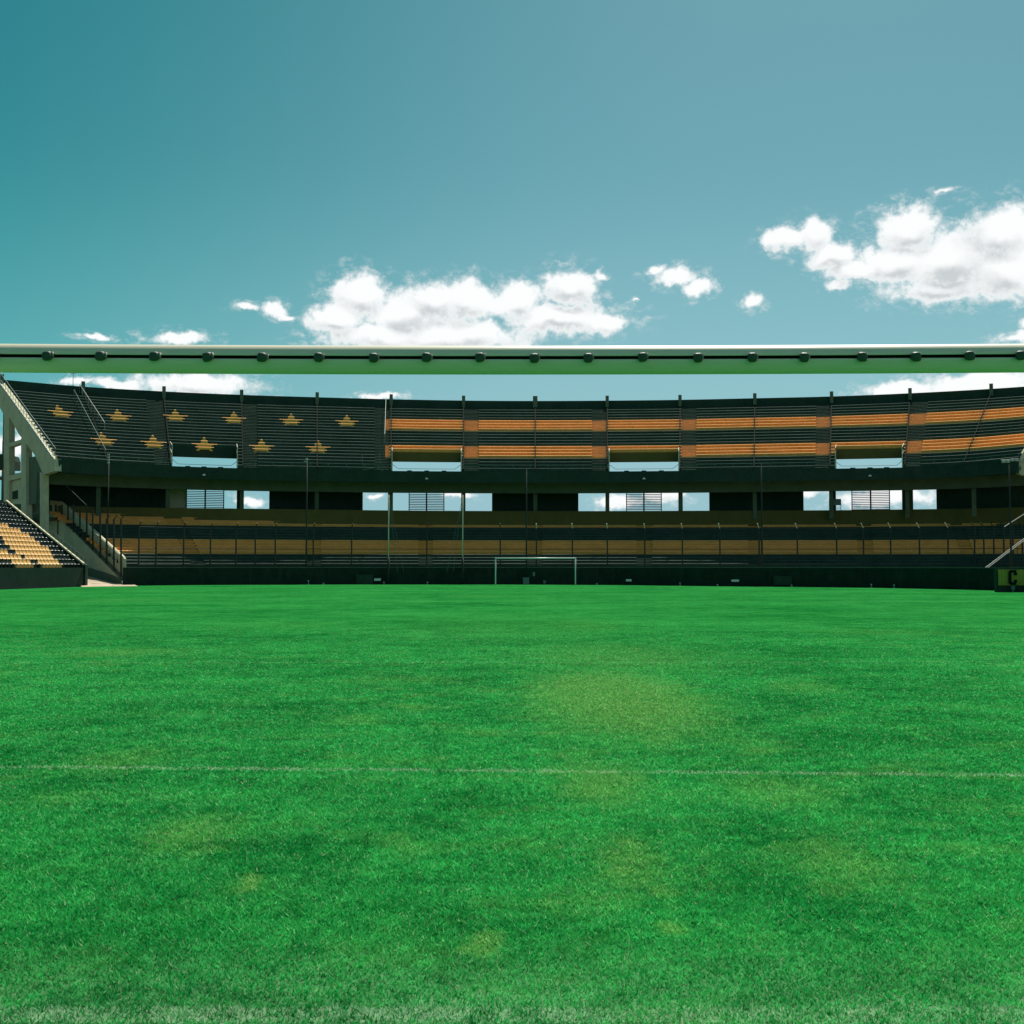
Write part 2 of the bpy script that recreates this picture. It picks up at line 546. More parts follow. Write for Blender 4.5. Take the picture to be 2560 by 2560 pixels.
# wall line at the far end follows the grass edge (plan points from left to right)
edge_px = [(305, 1464.3), (470, 1462.6), (640, 1461.8), (900, 1461), (1280, 1461), (1540, 1462.3), (1800, 1465.5),
           (2000, 1467.2), (2200, 1469.5), (2400, 1473.5), (2560, 1478), (2760, 1488)]
EDGE = [at_z(x, y, 0) for x, y in edge_px]
SIDE0, SIDE1 = at_z(-900, 1535, 0), at_z(208, 1466.6, 0)          # foot of the side stand wall
gpts = [Vector((-60, -25, 0)), Vector((60, -25, 0)), Vector((62, 55, 0))]
gpts += [p + Vector((0, 0.0, 0)) for p in reversed(EDGE)]
gpts += [Vector((SIDE1.x + .3, SIDE1.y - 0.3, 0)), Vector((-45, 40, 0)), Vector((-60, -25, 0))]
gm = MB()
gm.poly([(-3000, -3000, -0.03), (3000, -3000, -0.03), (3000, 3000, -0.03), (-3000, 3000, -0.03)])
tag(gm.build('ground', EARTH), kind='structure')
pm = MB()
pm.poly([(p.x, p.y, 0) for p in gpts[:-1]])
tag(pm.build('pitch', TURFM), kind='structure')

# mown grass blades on the near part of the pitch
Y0, Y1 = 3.0, 38.0
ys = np.linspace(Y0, Y1, 2000)
densy = 11500 * (5.0 / np.maximum(ys, 4)) ** 1.25 * np.clip((38 - ys) / 30, 0, 0.9)
wid = 0.96 * ys + 2.4
cdf = np.cumsum(densy * wid)
tot = int(np.trapezoid(densy * wid, ys)) if hasattr(np, 'trapezoid') else int(np.trapz(densy * wid, ys))
cdf = cdf / cdf[-1]
nB = tot
yy = np.interp(rng.random(nB), cdf, ys)
xx = (rng.random(nB) - 0.5) * (0.96 * yy + 2.4)
w = 0.0007 * np.maximum(yy, 4.5) * (0.6 + 0.8 * rng.random(nB))
h = (0.010 + 0.016 * rng.random(nB)) * np.clip(1.15 - yy / 40, 0.3, 1)
ang = rng.random(nB) * 2 * np.pi
lean = rng.random(nB) ** 0.8 * 1.7
la = rng.random(nB) * 2 * np.pi
v = np.zeros((nB, 3, 3), dtype=np.float32)
ca, sa = np.cos(ang) * w, np.sin(ang) * w
v[:, 0, 0], v[:, 0, 1] = xx - ca, yy - sa
v[:, 1, 0], v[:, 1, 1] = xx + ca, yy + sa
v[:, 2, 0], v[:, 2, 1], v[:, 2, 2] = xx + np.cos(la) * h * lean, yy + np.sin(la) * h * lean, h
v[:, 0, 2] = v[:, 1, 2] = -0.002
me = bpy.data.meshes.new('grass')
me.vertices.add(nB * 3)
me.vertices.foreach_set('co', v.ravel())
me.loops.add(nB * 3)
me.loops.foreach_set('vertex_index', np.arange(nB * 3, dtype=np.int32))
me.polygons.add(nB)
me.polygons.foreach_set('loop_start', np.arange(0, nB * 3, 3, dtype=np.int32))
tint = np.repeat(np.clip(rng.beta(1.6, 2.4, nB), 0, 1), 3).astype(np.float32)
attr = me.attributes.new('tint', 'FLOAT', 'POINT')
attr.data.foreach_set('value', tint)
me.update(calc_edges=True)
me.materials.append(BLADEM)
gobj = bpy.data.objects.new('grass', me)
col.objects.link(gobj)
tag(gobj, 'short mown green grass blades covering the near pitch', 'grass', kind='stuff')

# sandy bank between the two stands
sm = MB()
q = [(205, 1467), (262, 1466), (345, 1465.2)]
a0 = [at_z(x, y, 0.012) for x, y in q]
b0 = [at_depth(120, 1416, 125), at_depth(210, 1430, 116), at_depth(320, 1452, 112)]
b0[2].z = 0.25
sm.poly([a0[0], a0[1], b0[1], b0[0]])
sm.poly([a0[1], a0[2], b0[2], b0[1]])
tag(sm.build('sand', SAND), kind='structure')

# ------------------------------------------------------------------ far grandstand: plan curves over 14 bays
NB_ = 14
TPX = [5, 208, 410, 604, 793, 978, 1159, 1338, 1518, 1700, 1887, 2079, 2275, 2478, 2690]
TPY = [949, 966.5, 978.5, 987, 993, 998, 1001.3, 1002.3, 1001.5, 999.5, 995.5, 991, 983, 972, 957]
FPX = [145, 268, 427, 607, 793, 978, 1159, 1338, 1518, 1700, 1885, 2075, 2262, 2410, 2546]
FPY = [1150, 1158.5, 1166, 1171.5, 1175, 1178, 1179.3, 1179.8, 1179.3, 1178, 1175.5, 1172.5, 1169.5, 1163.5, 1152]
BPX = [122, 255, 422, 607, 793, 978, 1159, 1338, 1518, 1700, 1885, 2078, 2268, 2440, 2610]
BPY = [1262.5, 1267.5, 1269.5, 1271.5, 1273.8, 1276, 1277.2, 1277.6, 1277.6, 1277, 1276.3, 1275.5, 1273.5, 1271, 1267]
Z_PAR, Z_LIP, Z_OCH = 21.7, 11.8, 7.8
T = [at_z(x, y, Z_PAR) for x, y in zip(TPX, TPY)]
Fp = [at_z(x, y, Z_LIP) for x, y in zip(FPX, FPY)]
Bp = [at_z(x, y, Z_OCH) for x, y in zip(BPX, BPY)]
Ap = [at_depth(x, 1416, d) for x, d in zip(
    [303, 385, 490, 640, 793, 978, 1159, 1338, 1518, 1700, 1885, 2080, 2290, 2490, 2700],
    [107, 110, 112.5, 114.3, 115, 115.3, 115.5, 115.5, 115.5, 115.5, 115.3, 115, 114, 112, 109])]
Rp = []
for i, (b, ex) in enumerate(zip(Bp, [0.5, .6, 1.0, 1.6, 2.2, 2.6, 3, 3, 3, 3, 3, 3, 3, 3, 3])):
    d = (b - Ap[i])
    d.z = 0
    Rp.append(b + d.normalized() * ex)


def cr(P_, s):
    s = min(max(s, 0.0), NB_ - 1e-6)
    i = int(s)
    t = s - i
    p1, p2 = P_[i], P_[i + 1]
    p0 = P_[i - 1] if i > 0 else p1 * 2 - p2
    p3 = P_[i + 2] if i + 2 <= NB_ else p2 * 2 - p1
    p = 0.5 * ((2 * p1) + (p2 - p0) * t + (2 * p0 - 5 * p1 + 4 * p2 - p3) * t * t + (3 * p1 - p0 - 3 * p2 + p3) * t ** 3)
    return Vector((p.x, p.y, 0))


def s_of_px(P_, px, z=10):
    """bay parameter of the plan curve P_ seen at horizontal picture position px"""
    lo, hi = 0.0, float(NB_)
    for _ in range(40):
        m_ = (lo + hi) / 2
        p = cr(P_, m_)
        x = 1280 + F_PX * p.x / (p.y * math.cos(PITCH) + (z - EYE) * math.sin(PITCH))
        if x < px:
            lo = m_
        else:
            hi = m_
    return (lo + hi) / 2


UR, LR = 21, 18
UZ0, UDZ = Z_LIP, 0.4095
LZ0, LDZ = 1.75, 0.30


def up(s, fr, z):
    a, b = cr(Fp, s), cr(T, s)
    p = a + (b - a) * fr
    return Vector((p.x, p.y, z))


def lowp(s, fr, z):
    a, b = cr(Ap, s), cr(Rp, s)
    p = a + (b - a) * fr
    return Vector((p.x, p.y, z))


stand = empty('grandstand', (0, 125, 0), 'large curved two-tier terrace stand with black and orange stripes and stars behind the far goal', 'grandstand')

# sample parameters of the sweep
VOM = []
for (x0, x1) in ((430, 593), (980, 1153), (1523, 1697), (2089, 2256)):
    VOM.append((s_of_px(Fp, x0, 12), s_of_px(Fp, x1, 12)))
AIS_U = []
for (x0, x1) in ((388, 425), (607, 645), (937, 974), (1160, 1197), (1480, 1517), (1704, 1741), (2038, 2075), (2262, 2300)):
    AIS_U.append((s_of_px(Fp, x0, 12), s_of_px(Fp, x1, 12)))
STRIPE_S = s_of_px(Fp, 963, 12)                       # where the star field ends and the stripes begin
cuts = sorted(set([0.0, float(NB_)] + [x for ab in VOM + AIS_U for x in ab] + [STRIPE_S] + list(np.arange(0, 14.01, 0.2).tolist())))
ss = [cuts[0]]
for c in cuts[1:]:
    if c - ss[-1] > 1e-4:
        ss.append(c)


def inside(s, lst):
    return any(a - 1e-6 < s < b + 1e-6 for a, b in lst)


def terrace(pf, rows, z0, dz, fr_end, colour_of, hole, aisles, name, lipdrop):
    """stepped terrace: riser, chamfered nosing, tread for every row; half steps in the aisles"""
    mb = MB()
    for a, b in zip(ss, ss[1:]):
        if b - a < 1e-5:
            continue
        mid = (a + b) / 2
        ais = inside(mid, aisles)
        for i in range(rows):
            if hole(mid, i):
                continue
            orange = colour_of(mid, i)
            f0, f1 = i / rows * fr_end, (i + 1) / rows * fr_end
            zb, zt = z0 + dz * (i - 1), z0 + dz * i
            if i == 0:
                mb.poly([pf(a, f0, zt - lipdrop - .6), pf(b, f0, zt - lipdrop - .6), pf(b, f0, zt), pf(a, f0, zt)], 0)
            zt2 = zt + dz
            D = (pf(mid, 1, 0) - pf(mid, 0, 0)).length
            ch = 0.075 / D
            if ais:
                # two small steps per row, closed at the sides
                for e in (a, b):
                    if min(abs(e - x) for ab in aisles for x in ab) < 1e-3:
                        mb.poly([pf(e, f0, zt), pf(e, f1, zt), pf(e, f1, zt2), pf(e, f0, zt2)], 0)
                for k in range(2):
                    fa, fb_ = f0 + (f1 - f0) * k / 2, f0 + (f1 - f0) * (k + 1) / 2
                    za = zt + dz * (k) / 2
                    zc = zt + dz * (k + 1) / 2
                    mb.poly([pf(a, fa, za), pf(b, fa, za), pf(b, fa, zc - .03), pf(a, fa, zc - .03)], 2 if orange else 0)
                    mb.poly([pf(a, fa, zc - .03), pf(b, fa, zc - .03), pf(b, fa + ch * .6, zc), pf(a, fa + ch * .6, zc)], 5 if orange else 4)
                    mb.poly([pf(a, fa + ch * .6, zc), pf(b, fa + ch * .6, zc), pf(b, fb_, zc), pf(a, fb_, zc)], 2 if orange else 0)
                continue
            # riser from tread zt up to zt2, with bench board nosing
            zl = zt2 - 0.055
            mb.poly([pf(a, f0, zt), pf(b, f0, zt), pf(b, f0, zl), pf(a, f0, zl)], 2 if orange else 0)
            fo = f0 - 0.035 / D
            mb.poly([pf(a, f0, zl), pf(b, f0, zl), pf(b, fo, zl), pf(a, fo, zl)], 2 if orange else 0)
            mb.poly([pf(a, fo, zl), pf(b, fo, zl), pf(b, fo, zl + .012), pf(a, fo, zl + .012)], 3 if orange else 1)
            mb.poly([pf(a, fo, zl + .012), pf(b, fo, zl + .012), pf(b, fo + ch, zt2), pf(a, fo + ch, zt2)], 3 if orange else 1)
            mb.poly([pf(a, fo + ch, zt2), pf(b, fo + ch, zt2), pf(b, f1, zt2), pf(a, f1, zt2)], 2 if orange else 0)
    return mb.build(name, [BLACK, NOSE, ORANGE, ONOSE, AISN, OCHRE], stand)


def up_col(s, i):
    return s > STRIPE_S and (4 <= i <= 7 or 13 <= i <= 16)


def up_hole(s, i):
    return inside(s, VOM) and i < 6


upper = terrace(up, UR, UZ0, UDZ, 0.94, up_col, up_hole, AIS_U, 'upper_terrace', 0.3)


AIS_L = []
for c, hw in ((497, 17), (786, 17), (1064, 18), (1338, 18), (1611, 20), (1888, 18), (2167, 21), (2430, 18)):
    AIS_L.append((s_of_px(Ap, c - hw, 2), s_of_px(Ap, c + hw, 2)))
ss_keep = ss
ss = [0.0]
for c in sorted(set([float(NB_)] + [x for ab in AIS_L for x in ab] + list(np.arange(0, 14.01, 0.2).tolist()))):
    if c - ss[-1] > 1e-4:
        ss.append(c)
lower = terrace(lowp, LR, LZ0, LDZ, 1.0, lambda s, i: (4 <= i <= 8) or i >= 14, lambda s, i: False, AIS_L, 'lower_terrace', 0.3)
ss = ss_keep


def band(pf0, z0a, z1a, s0, s1, th, mats, name, parent, step=0.25, mi=0, inward=None):
    """wall following a plan curve from s0 to s1"""
    mb = MB()
    xs = list(np.arange(s0, s1, step)) + [s1]
    for a, b in zip(xs, xs[1:]):
        pa, pb = pf0(a), pf0(b)
        d = (pb - pa).normalized()
        n = Vector((-d.y, d.x, 0)) * th
        mb.hexa([(pa.x, pa.y, z0a), (pb.x, pb.y, z0a), (pb.x + n.x, pb.y + n.y, z0a), (pa.x + n.x, pa.y + n.y, z0a)],
                [(pa.x, pa.y, z1a), (pb.x, pb.y, z1a), (pb.x + n.x, pb.y + n.y, z1a), (pa.x + n.x, pa.y + n.y, z1a)], mi)
    return mb.build(name, mats, parent)


E_ = 14.0
band(lambda s: cr(T, s), UZ0 + UR * UDZ - 0.1, Z_PAR, 0, E_, 0.25, BLACKW, 'parapet', stand)
# top walkway between last row and parapet
mb = MB()
xs = list(np.arange(0, 14.01, 0.25))
for a, b in zip(xs, xs[1:]):
    z = UZ0 + UR * UDZ
    mb.poly([up(a, 0.94, z), up(b, 0.94, z), up(b, 1.0, z), up(a, 1.0, z)])
mb.build('top_walkway', BLACK, stand)
# lip fascia (front wall of the upper tier), with its underside beam and the slab behind
band(lambda s: up(s, -0.012, 0), 10.62, Z_LIP + 0.02, 0, E_, 0.18, BLACKW, 'front_fascia', stand)
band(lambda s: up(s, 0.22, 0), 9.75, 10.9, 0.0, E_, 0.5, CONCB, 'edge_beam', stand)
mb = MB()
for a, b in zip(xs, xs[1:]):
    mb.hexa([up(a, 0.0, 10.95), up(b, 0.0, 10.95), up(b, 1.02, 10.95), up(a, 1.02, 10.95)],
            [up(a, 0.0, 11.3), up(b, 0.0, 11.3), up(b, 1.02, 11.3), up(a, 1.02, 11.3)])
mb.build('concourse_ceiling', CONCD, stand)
# sloping underside of the upper terrace
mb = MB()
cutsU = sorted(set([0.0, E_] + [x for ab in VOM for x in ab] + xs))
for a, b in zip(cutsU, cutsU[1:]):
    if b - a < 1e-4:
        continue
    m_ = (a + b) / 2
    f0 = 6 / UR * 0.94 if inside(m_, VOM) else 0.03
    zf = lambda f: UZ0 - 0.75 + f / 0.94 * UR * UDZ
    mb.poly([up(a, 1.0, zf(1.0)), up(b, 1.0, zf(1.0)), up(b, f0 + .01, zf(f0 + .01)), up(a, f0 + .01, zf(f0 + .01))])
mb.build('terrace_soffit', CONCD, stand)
# vomitories: ochre head panel, cheek walls, handrails
fh = 6 / UR * 0.94
for (a, b) in VOM:
    mb = MB()
    n = 6
    for k in range(n):
        sa_, sb_ = a + (b - a) * k / n, a + (b - a) * (k + 1) / n
        mb.hexa([up(sa_, fh - .004, 13.2), up(sb_, fh - .004, 13.2), up(sb_, fh + .012, 13.2), up(sa_, fh + .012, 13.2)],
                [up(sa_, fh - .004, UZ0 + 6 * UDZ), up(sb_, fh - .004, UZ0 + 6 * UDZ), up(sb_, fh + .012, UZ0 + 6 * UDZ), up(sa_, fh + .012, UZ0 + 6 * UDZ)])
    m_ = OCHRE if a > STRIPE_S - .2 else BLACKW
    mb.build('stairway_head_wall', m_, stand)
    for s_, sg in ((a, -1), (b, 1)):
        mb = MB()
        e = 0.012 * sg
        pts0 = [up(s_, 0.002, 11.32)] + [up(s_, 0.002, UZ0 + .35), up(s_, fh, UZ0 + 6 * UDZ + .35), up(s_, fh, 11.32)]
        pts1 = [up(s_ + e, 0.002, 11.32)] + [up(s_ + e, 0.002, UZ0 + .35), up(s_ + e, fh, UZ0 + 6 * UDZ + .35), up(s_ + e, fh, 11.32)]
        mb.hexa(pts0, pts1)
        mb.build('stairway_cheek_wall', BLACKW, stand)
        mb = MB()
        A0, A1 = up(s_, 0.0, UZ0 + 1.35), up(s_, fh, UZ0 + 6 * UDZ + .5)
        mb.tube([up(s_, 0.0, UZ0), A0, up(s_, 0.0, UZ0 + 2.2)], 0.05)
        mb.tube([A0 + Vector((0, 0, .8)), A1], 0.035)
        mb.tube([A0 - Vector((0, 0, .1)), A1 - Vector((0, 0, .6))], 0.03)
        mb.build('handrail', PAINTM, stand)
    mb = MB()
    mb.tube([up(a, 0, UZ0 + .75), up(a + (b - a) * .09, 0, UZ0 + .28)], 0.022)
    mb.tube([up(a + (b - a) * .09, 0, UZ0 + .28), up((a + b) / 2, 0, UZ0 + .28), up(b - (b - a) * .09, 0, UZ0 + .28)], 0.022)
    mb.tube([up(b - (b - a) * .09, 0, UZ0 + .28), up(b, 0, UZ0 + .75)], 0.022)
    for k in (.25, .5, .75):
        mb.box(up(a + (b - a) * k, 0, UZ0 + .06), (.5, .12, .1))
    mb.build('opening_railing', DARKM, stand)
    # little pale lamp under every opening
    mb = MB()
    c = up((a + b) / 2, -0.03, 11.0)
    mb.box(c, (.28, .2, .12))
    mb.box(c + Vector((0, .12, .1)), (.08, .2, .08))
    mb.build('fascia_lamp', WHITE, stand, bevel=.01)

# rail along the lip of the upper tier
def rail_run(pf, s0, s1, name, m_, r=0.02, posts=None, step=.25, pz=(0, 1)):
    mb = MB()
    n = max(2, int((s1 - s0) / step) + 1)
    pts = [pf(s0 + (s1 - s0) * k / (n - 1)) for k in range(n)]
    mb.tube(pts, r, n=6)
    return mb.build(name, m_, stand)


prev = 0.0
segs = []
for a, b in VOM + [(E_, E_)]:
    segs.append((prev, a))
    prev = b
for a, b in segs:
    mb = MB()
    n = max(3, int((b - a) / .12))
    tops = [up(a + (b - a) * k / n, 0.003, UZ0 + .72) for k in range(n + 1)]
    mids = [up(a + (b - a) * k / n, 0.003, UZ0 + .42) for k in range(n + 1)]
    mb.tube(tops, 0.028, n=6)
    mb.tube(mids, 0.014, n=6)
    for k in range(0, n + 1, 2):
        mb.tube([tops[k], tops[k] - Vector((0, 0, .72))], 0.02, n=6)
    mb.build('lip_railing', GREENM, stand)

# bay ribs (radial kerbs), roof-edge posts, columns, back columns
for i in range(0, NB_ + 1):
    s = float(i)
    if 0 < i < NB_:
        mb = MB()
        hole_side = min(abs(s - x) for ab in VOM for x in ab) < 0.15
        w_ = .007
        K = 22
        for k in range(K):
            f0, f1 = k / K * .94, (k + 1) / K * .94
            z0_, z1_ = UZ0 + f0 / .94 * UR * UDZ + .30, UZ0 + f1 / .94 * UR * UDZ + .30
            mb.hexa([up(s - w_, f0, z0_ - .4), up(s + w_, f0, z0_ - .4), up(s + w_, f1, z1_ - .4), up(s - w_, f1, z1_ - .4)],
                    [up(s - w_, f0, z0_ + .10), up(s + w_, f0, z0_ + .10), up(s + w_, f1, z1_ + .10), up(s - w_, f1, z1_ + .10)])
        mb.build('bay_kerb', [INK], stand)
    p = up(s, 1.0, 0)
    mb = MB()
    az_ = math.atan2(-p.x, p.y)
    wd = .55 if i == 7 else .40
    mb.box((p.x * 0.999, p.y * 0.999, Z_PAR - .15), (wd, .45, 1.4), rz=az_)
    mb.build('parapet_post', CONCD, stand, bevel=.02)
    # columns in the concourse
    pc = up(s, 0.30, 0)
    mb = MB()
    mb.box((pc.x, pc.y, 8.9), (.44, .5, 4.1), rz=az_)
    mb.build('column', CONCB, stand, bevel=.02)
    pc = up(s, 0.93, 0)
    mb = MB()
    mb.box((pc.x, pc.y, 7.5), (.40, .6, 15), rz=az_)
    mb.box((pc.x * .999, pc.y * .999, 17.2), (.35, .6, 4.4), rz=az_)
    mb.build('rear_column', CONCB, stand)

# concourse: floor slab, ochre parapet wall, back wall with openings
band(lambda s: cr(Bp, s), 4.9, Z_OCH, 0.18, E_, 0.2, OCHRE, 'ochre_parapet', stand)
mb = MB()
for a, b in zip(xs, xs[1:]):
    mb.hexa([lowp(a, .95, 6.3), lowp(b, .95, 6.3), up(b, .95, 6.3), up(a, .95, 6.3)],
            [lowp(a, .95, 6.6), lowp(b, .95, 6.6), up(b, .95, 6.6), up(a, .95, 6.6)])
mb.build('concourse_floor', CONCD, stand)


def bw(s):
    return up(s, 0.52, 0)


BW = [bw(float(i)) for i in range(NB_ + 1)]
# openings in the back wall in picture x (left, right)
OPN = [(466, 592), (605, 673), (907, 970), (980, 1153), (1162, 1230), (1446, 1514), (1523, 1697), (1707, 1773),
       (2009, 2076), (2090, 2255), (2275, 2341)]
OPS = [(s_of_px(BW, a, 9), s_of_px(BW, b, 9)) for a, b in OPN]
Z_OT = 10.32
mb = MB()
cutsB = sorted(set([0.3, E_] + [x for ab in OPS for x in ab] + [x for x in xs if x > .3]))
LIGHT = (s_of_px(BW, 421, 9), s_of_px(BW, 466, 9))
cutsB = sorted(set(cutsB + [LIGHT[0]]))
for a, b in zip(cutsB, cutsB[1:]):
    if b - a < 1e-4:
        continue
    m_ = (a + b) / 2
    pa, pb = bw(a), bw(b)
    d = (pb - pa).normalized()
    n = Vector((-d.y, d.x, 0)) * .2
    op = inside(m_, OPS)
    zb = Z_OT if op else 6.6
    mi = 1 if op else (2 if LIGHT[0] < m_ < LIGHT[1] else 0)
    hi_ = 10.95
    mb.hexa([(pa.x, pa.y, zb), (pb.x, pb.y, zb), (pb.x + n.x, pb.y + n.y, zb), (pa.x + n.x, pa.y + n.y, zb)],
            [(pa.x, pa.y, hi_), (pb.x, pb.y, hi_), (pb.x + n.x, pb.y + n.y, hi_), (pa.x + n.x, pa.y + n.y, hi_)], mi)
mb.build('concourse_back_wall', [BLACKW, CONCB, CONC], stand)
# slatted screens in the openings
for (x0, x1) in ((467, 560), (1023, 1110), (1566, 1653), (2129, 2223)):
    a, b = s_of_px(BW, x0, 9), s_of_px(BW, x1, 9)
    mb = MB()
    pa, pb = bw(a), bw(b)
    u_ = (pb - pa)
    for k in range(19):
        z = 7.2 + k * .19
        mb.tube([pa + Vector((0, -.1, z)), pb + Vector((0, -.1, z))], .042, n=4)
    for t_ in (0, .5, 1):
        c = pa + u_ * t_
        mb.box((c.x, c.y - .12, 8.8), (.16 if t_ == .5 else .10, .12, 4.1), rz=math.atan2(u_.y, u_.x))
    o = mb.build('slatted_screen', DARKM, stand)
# pale conduit line along the back wall
for a, b in ((604, 905), (1240, 1440), (1780, 2005), (2350, 2560)):
    a, b = s_of_px(BW, a, 10), s_of_px(BW, b, 10)
    mb = MB()
    mb.tube([bw(a + (b - a) * k / 8) + Vector((0, -.1, 10.42)) for k in range(9)], .03, n=4)
    mb.build('conduit', GREENM, stand)
# small mesh gate in the opening right of centre
mb = MB()
c0 = at_depth(2073, 1250, 126)
for dx in (0, 1.25):
    mb.tube([c0 + Vector((dx, 0, .1)), c0 + Vector((dx, 0, -1.3))], .035, n=6)
for dz in (.1, -.55, -.75, -.95):
    mb.tube([c0 + Vector((0, 0, dz)), c0 + Vector((1.25, 0, dz))], .025, n=6)
mb.poly([c0 + Vector((0, .01, .1)), c0 + Vector((1.25, .01, .1)), c0 + Vector((1.25, .01, -.55)), c0 + Vector((0, .01, -.55))])
mb.build('gate', GREENM, stand)

# painted stars on the risers of the left bays
STARS = [(151, 1031), (296.5, 1040), (439, 1046), (585, 1052), (728, 1056), (867, 1059),
         (258, 1104), (384, 1108), (511, 1111), (654, 1117), (795, 1122)]
for n_, (sx_, sy_) in enumerate(STARS):
    # centre row: search for the row whose riser is seen at sy_
    bestd = None
    for i in range(UR):
        z = UZ0 + UDZ * (i + .5)
        PL = [up(float(k), i / UR * .94, 0) for k in range(NB_ + 1)]
        s = s_of_px(PL, sx_, z)
        p = up(s, i / UR * .94, z)
        py = 1280 - F_PX * ((p.z - EYE) * math.cos(PITCH) - p.y * math.sin(PITCH)) / (p.y * math.cos(PITCH) + (p.z - EYE) * math.sin(PITCH))
        if bestd is None or abs(py - sy_) < bestd[0]:
            bestd = (abs(py - sy_), i, s)
    _, ic, sc = bestd
    mb = MB()
    half = 1.18
    SH = [[(-.70, -.44), (.44, .70)], .58, .56, .56, .62, .78, .38, .32, .28, .22, .15, .08]
    for k in range(-1, 3):
        i = ic + k - (0 if n_ < 11 else 1)
        f0 = i / UR * .94
        D = (up(sc, 1, 0) - up(sc, 0, 0)).length
        z0_, z1_ = UZ0 + UDZ * i, UZ0 + UDZ * (i + 1)
        seg = (up(sc + .05, f0, 0) - up(sc - .05, f0, 0)).length / .1        # metres per unit s
        for sub in range(3):
            za, zb = z0_ + UDZ * sub / 3, (z0_ + UDZ * (sub + 1) / 3 if sub < 2 else z1_ - .036)
            ex = SH[(k + 1) * 3 + sub]
            ex = ex if isinstance(ex, list) else [(-ex, ex)]
            fo = f0 - .045 / D
            for (xa, xb) in ex:
                a, b = sc + xa * half / seg, sc + xb * half / seg
                mb.poly([up(a, fo, za), up(b, fo, za), up(b, fo, zb), up(a, fo, zb)])
            if sub == 2:
                wdt = (.8, 1.12, .3, .08)[k + 1]
                a, b = sc - wdt * half / seg, sc + wdt * half / seg
                mb.poly([up(a, fo, zb), up(b, fo, zb), up(b, fo + .085 / D, z1_ + .008), up(a, fo + .085 / D, z1_ + .008)], 1)
    mb.build('painted_star', [STARP, ONOSE], stand)

# stair handrails on the upper tier
def stair_rail(p0, p1, fr0, fr1, name='stair_handrail', m_=GREENM, r=.028):
    """rail between two picture points on the terrace surface"""
    out = []
    for (px, py), fr in ((p0, fr0), (p1, fr1)):
        z = UZ0 + fr / .94 * UR * UDZ + 1.0
        PL = [up(float(k), fr, 0) for k in range(NB_ + 1)]
        out.append(up(s_of_px(PL, px, z), fr, z))
    mb = MB()
    mb.tube([out[0], out[1]], r, n=6)
    d = out[1] - out[0]
    for k in range(9):
        q_ = out[0] + d * (k / 8)
        mb.tube([q_, q_ - Vector((0, 0, 1.0))], .02, n=5)
    mb.build(name, m_, stand)


stair_rail((199, 966), (262, 1087), 1.0, .42, m_=PALE)
stair_rail((185, 986), (265, 1152), .9, .04)
stair_rail((965, 990), (962, 1092), 1.0, .4, m_=PALE)
mb = MB()
q0 = [at_depth(905, 1135, 122), at_depth(907, 1163, 122), at_depth(907, 1175, 122), at_depth(940, 1168, 122), at_depth(958, 1177, 122)]
mb.tube(q0[:2], .03, n=6)
mb.tube(q0[2:], .035, n=6)
mb.tube([at_depth(948, 1131, 122), at_depth(951, 1156, 122)], .03, n=6)
mb.build('stair_gate', GREENM, stand)

# left end frame of the grandstand: raker beam, columns, tie beams, panels
EA, EB = (Fp[0].x, Fp[0].y), (T[0].x, T[0].y)
ed = (Vector(EB) - Vector(EA)).normalized()
eth = Vector((ed.y, -ed.x, 0)) * -0.6
if eth.x < 0:
    eth = -eth


def epl(px, py, push=0.0):
    p = on_plane(px, py, EA, EB)
    return p - eth.normalized() * (0.35 + push)


mb = MB()
top = [(3, 953), (40, 1002), (80, 1057), (144, 1148)]
low = [(-6, 990), (16, 1037), (33, 1046), (55, 1087), (76, 1114), (97, 1142), (117, 1187)]
mb.prism([epl(x, y) for x, y in [(3, 953), (40, 1002), (80, 1057), (146, 1149), (147, 1178), (117, 1187), (97, 1140), (76, 1112), (55, 1085), (33, 1044), (16, 1034), (-6, 992)]], eth * 1.0)
mb.build('end_raker_beam', CONC, stand)
mb = MB()
for (x0, y0), (x1, y1) in zip(top, top[1:]):
    a, b = epl(x0 + 1, y0 - 2, .15), epl(x1 + 1, y1 - 2, .15)
    n = 9
    for k in range(n):
        p, q2 = a + (b - a) * (k / n), a + (b - a) * ((k + .78) / n)
        mb.tube([p, q2], .10, n=5)
mb.build('end_coping', PALE, stand)
mb = MB()
a, b = epl(4, 945), epl(148, 1143)
for o_ in (.2, .9):
    mb.tube([a + Vector((0, 0, o_ - .1)), b + Vector((0, 0, o_ - .1))], .03, n=5)
for k in range(22):
    p = a + (b - a) * (k / 21)
    mb.tube([p - Vector((0, 0, .3)), p + Vector((0, 0, .8))], .025, n=5)
mb.build('end_railing', GREENM, stand)


def eprism(pts, name, m_, push=0.0, th=1.0):
    mb = MB()
    mb.prism([epl(x, y, push) for x, y in pts], eth * th)
    return mb.build(name, m_, stand)


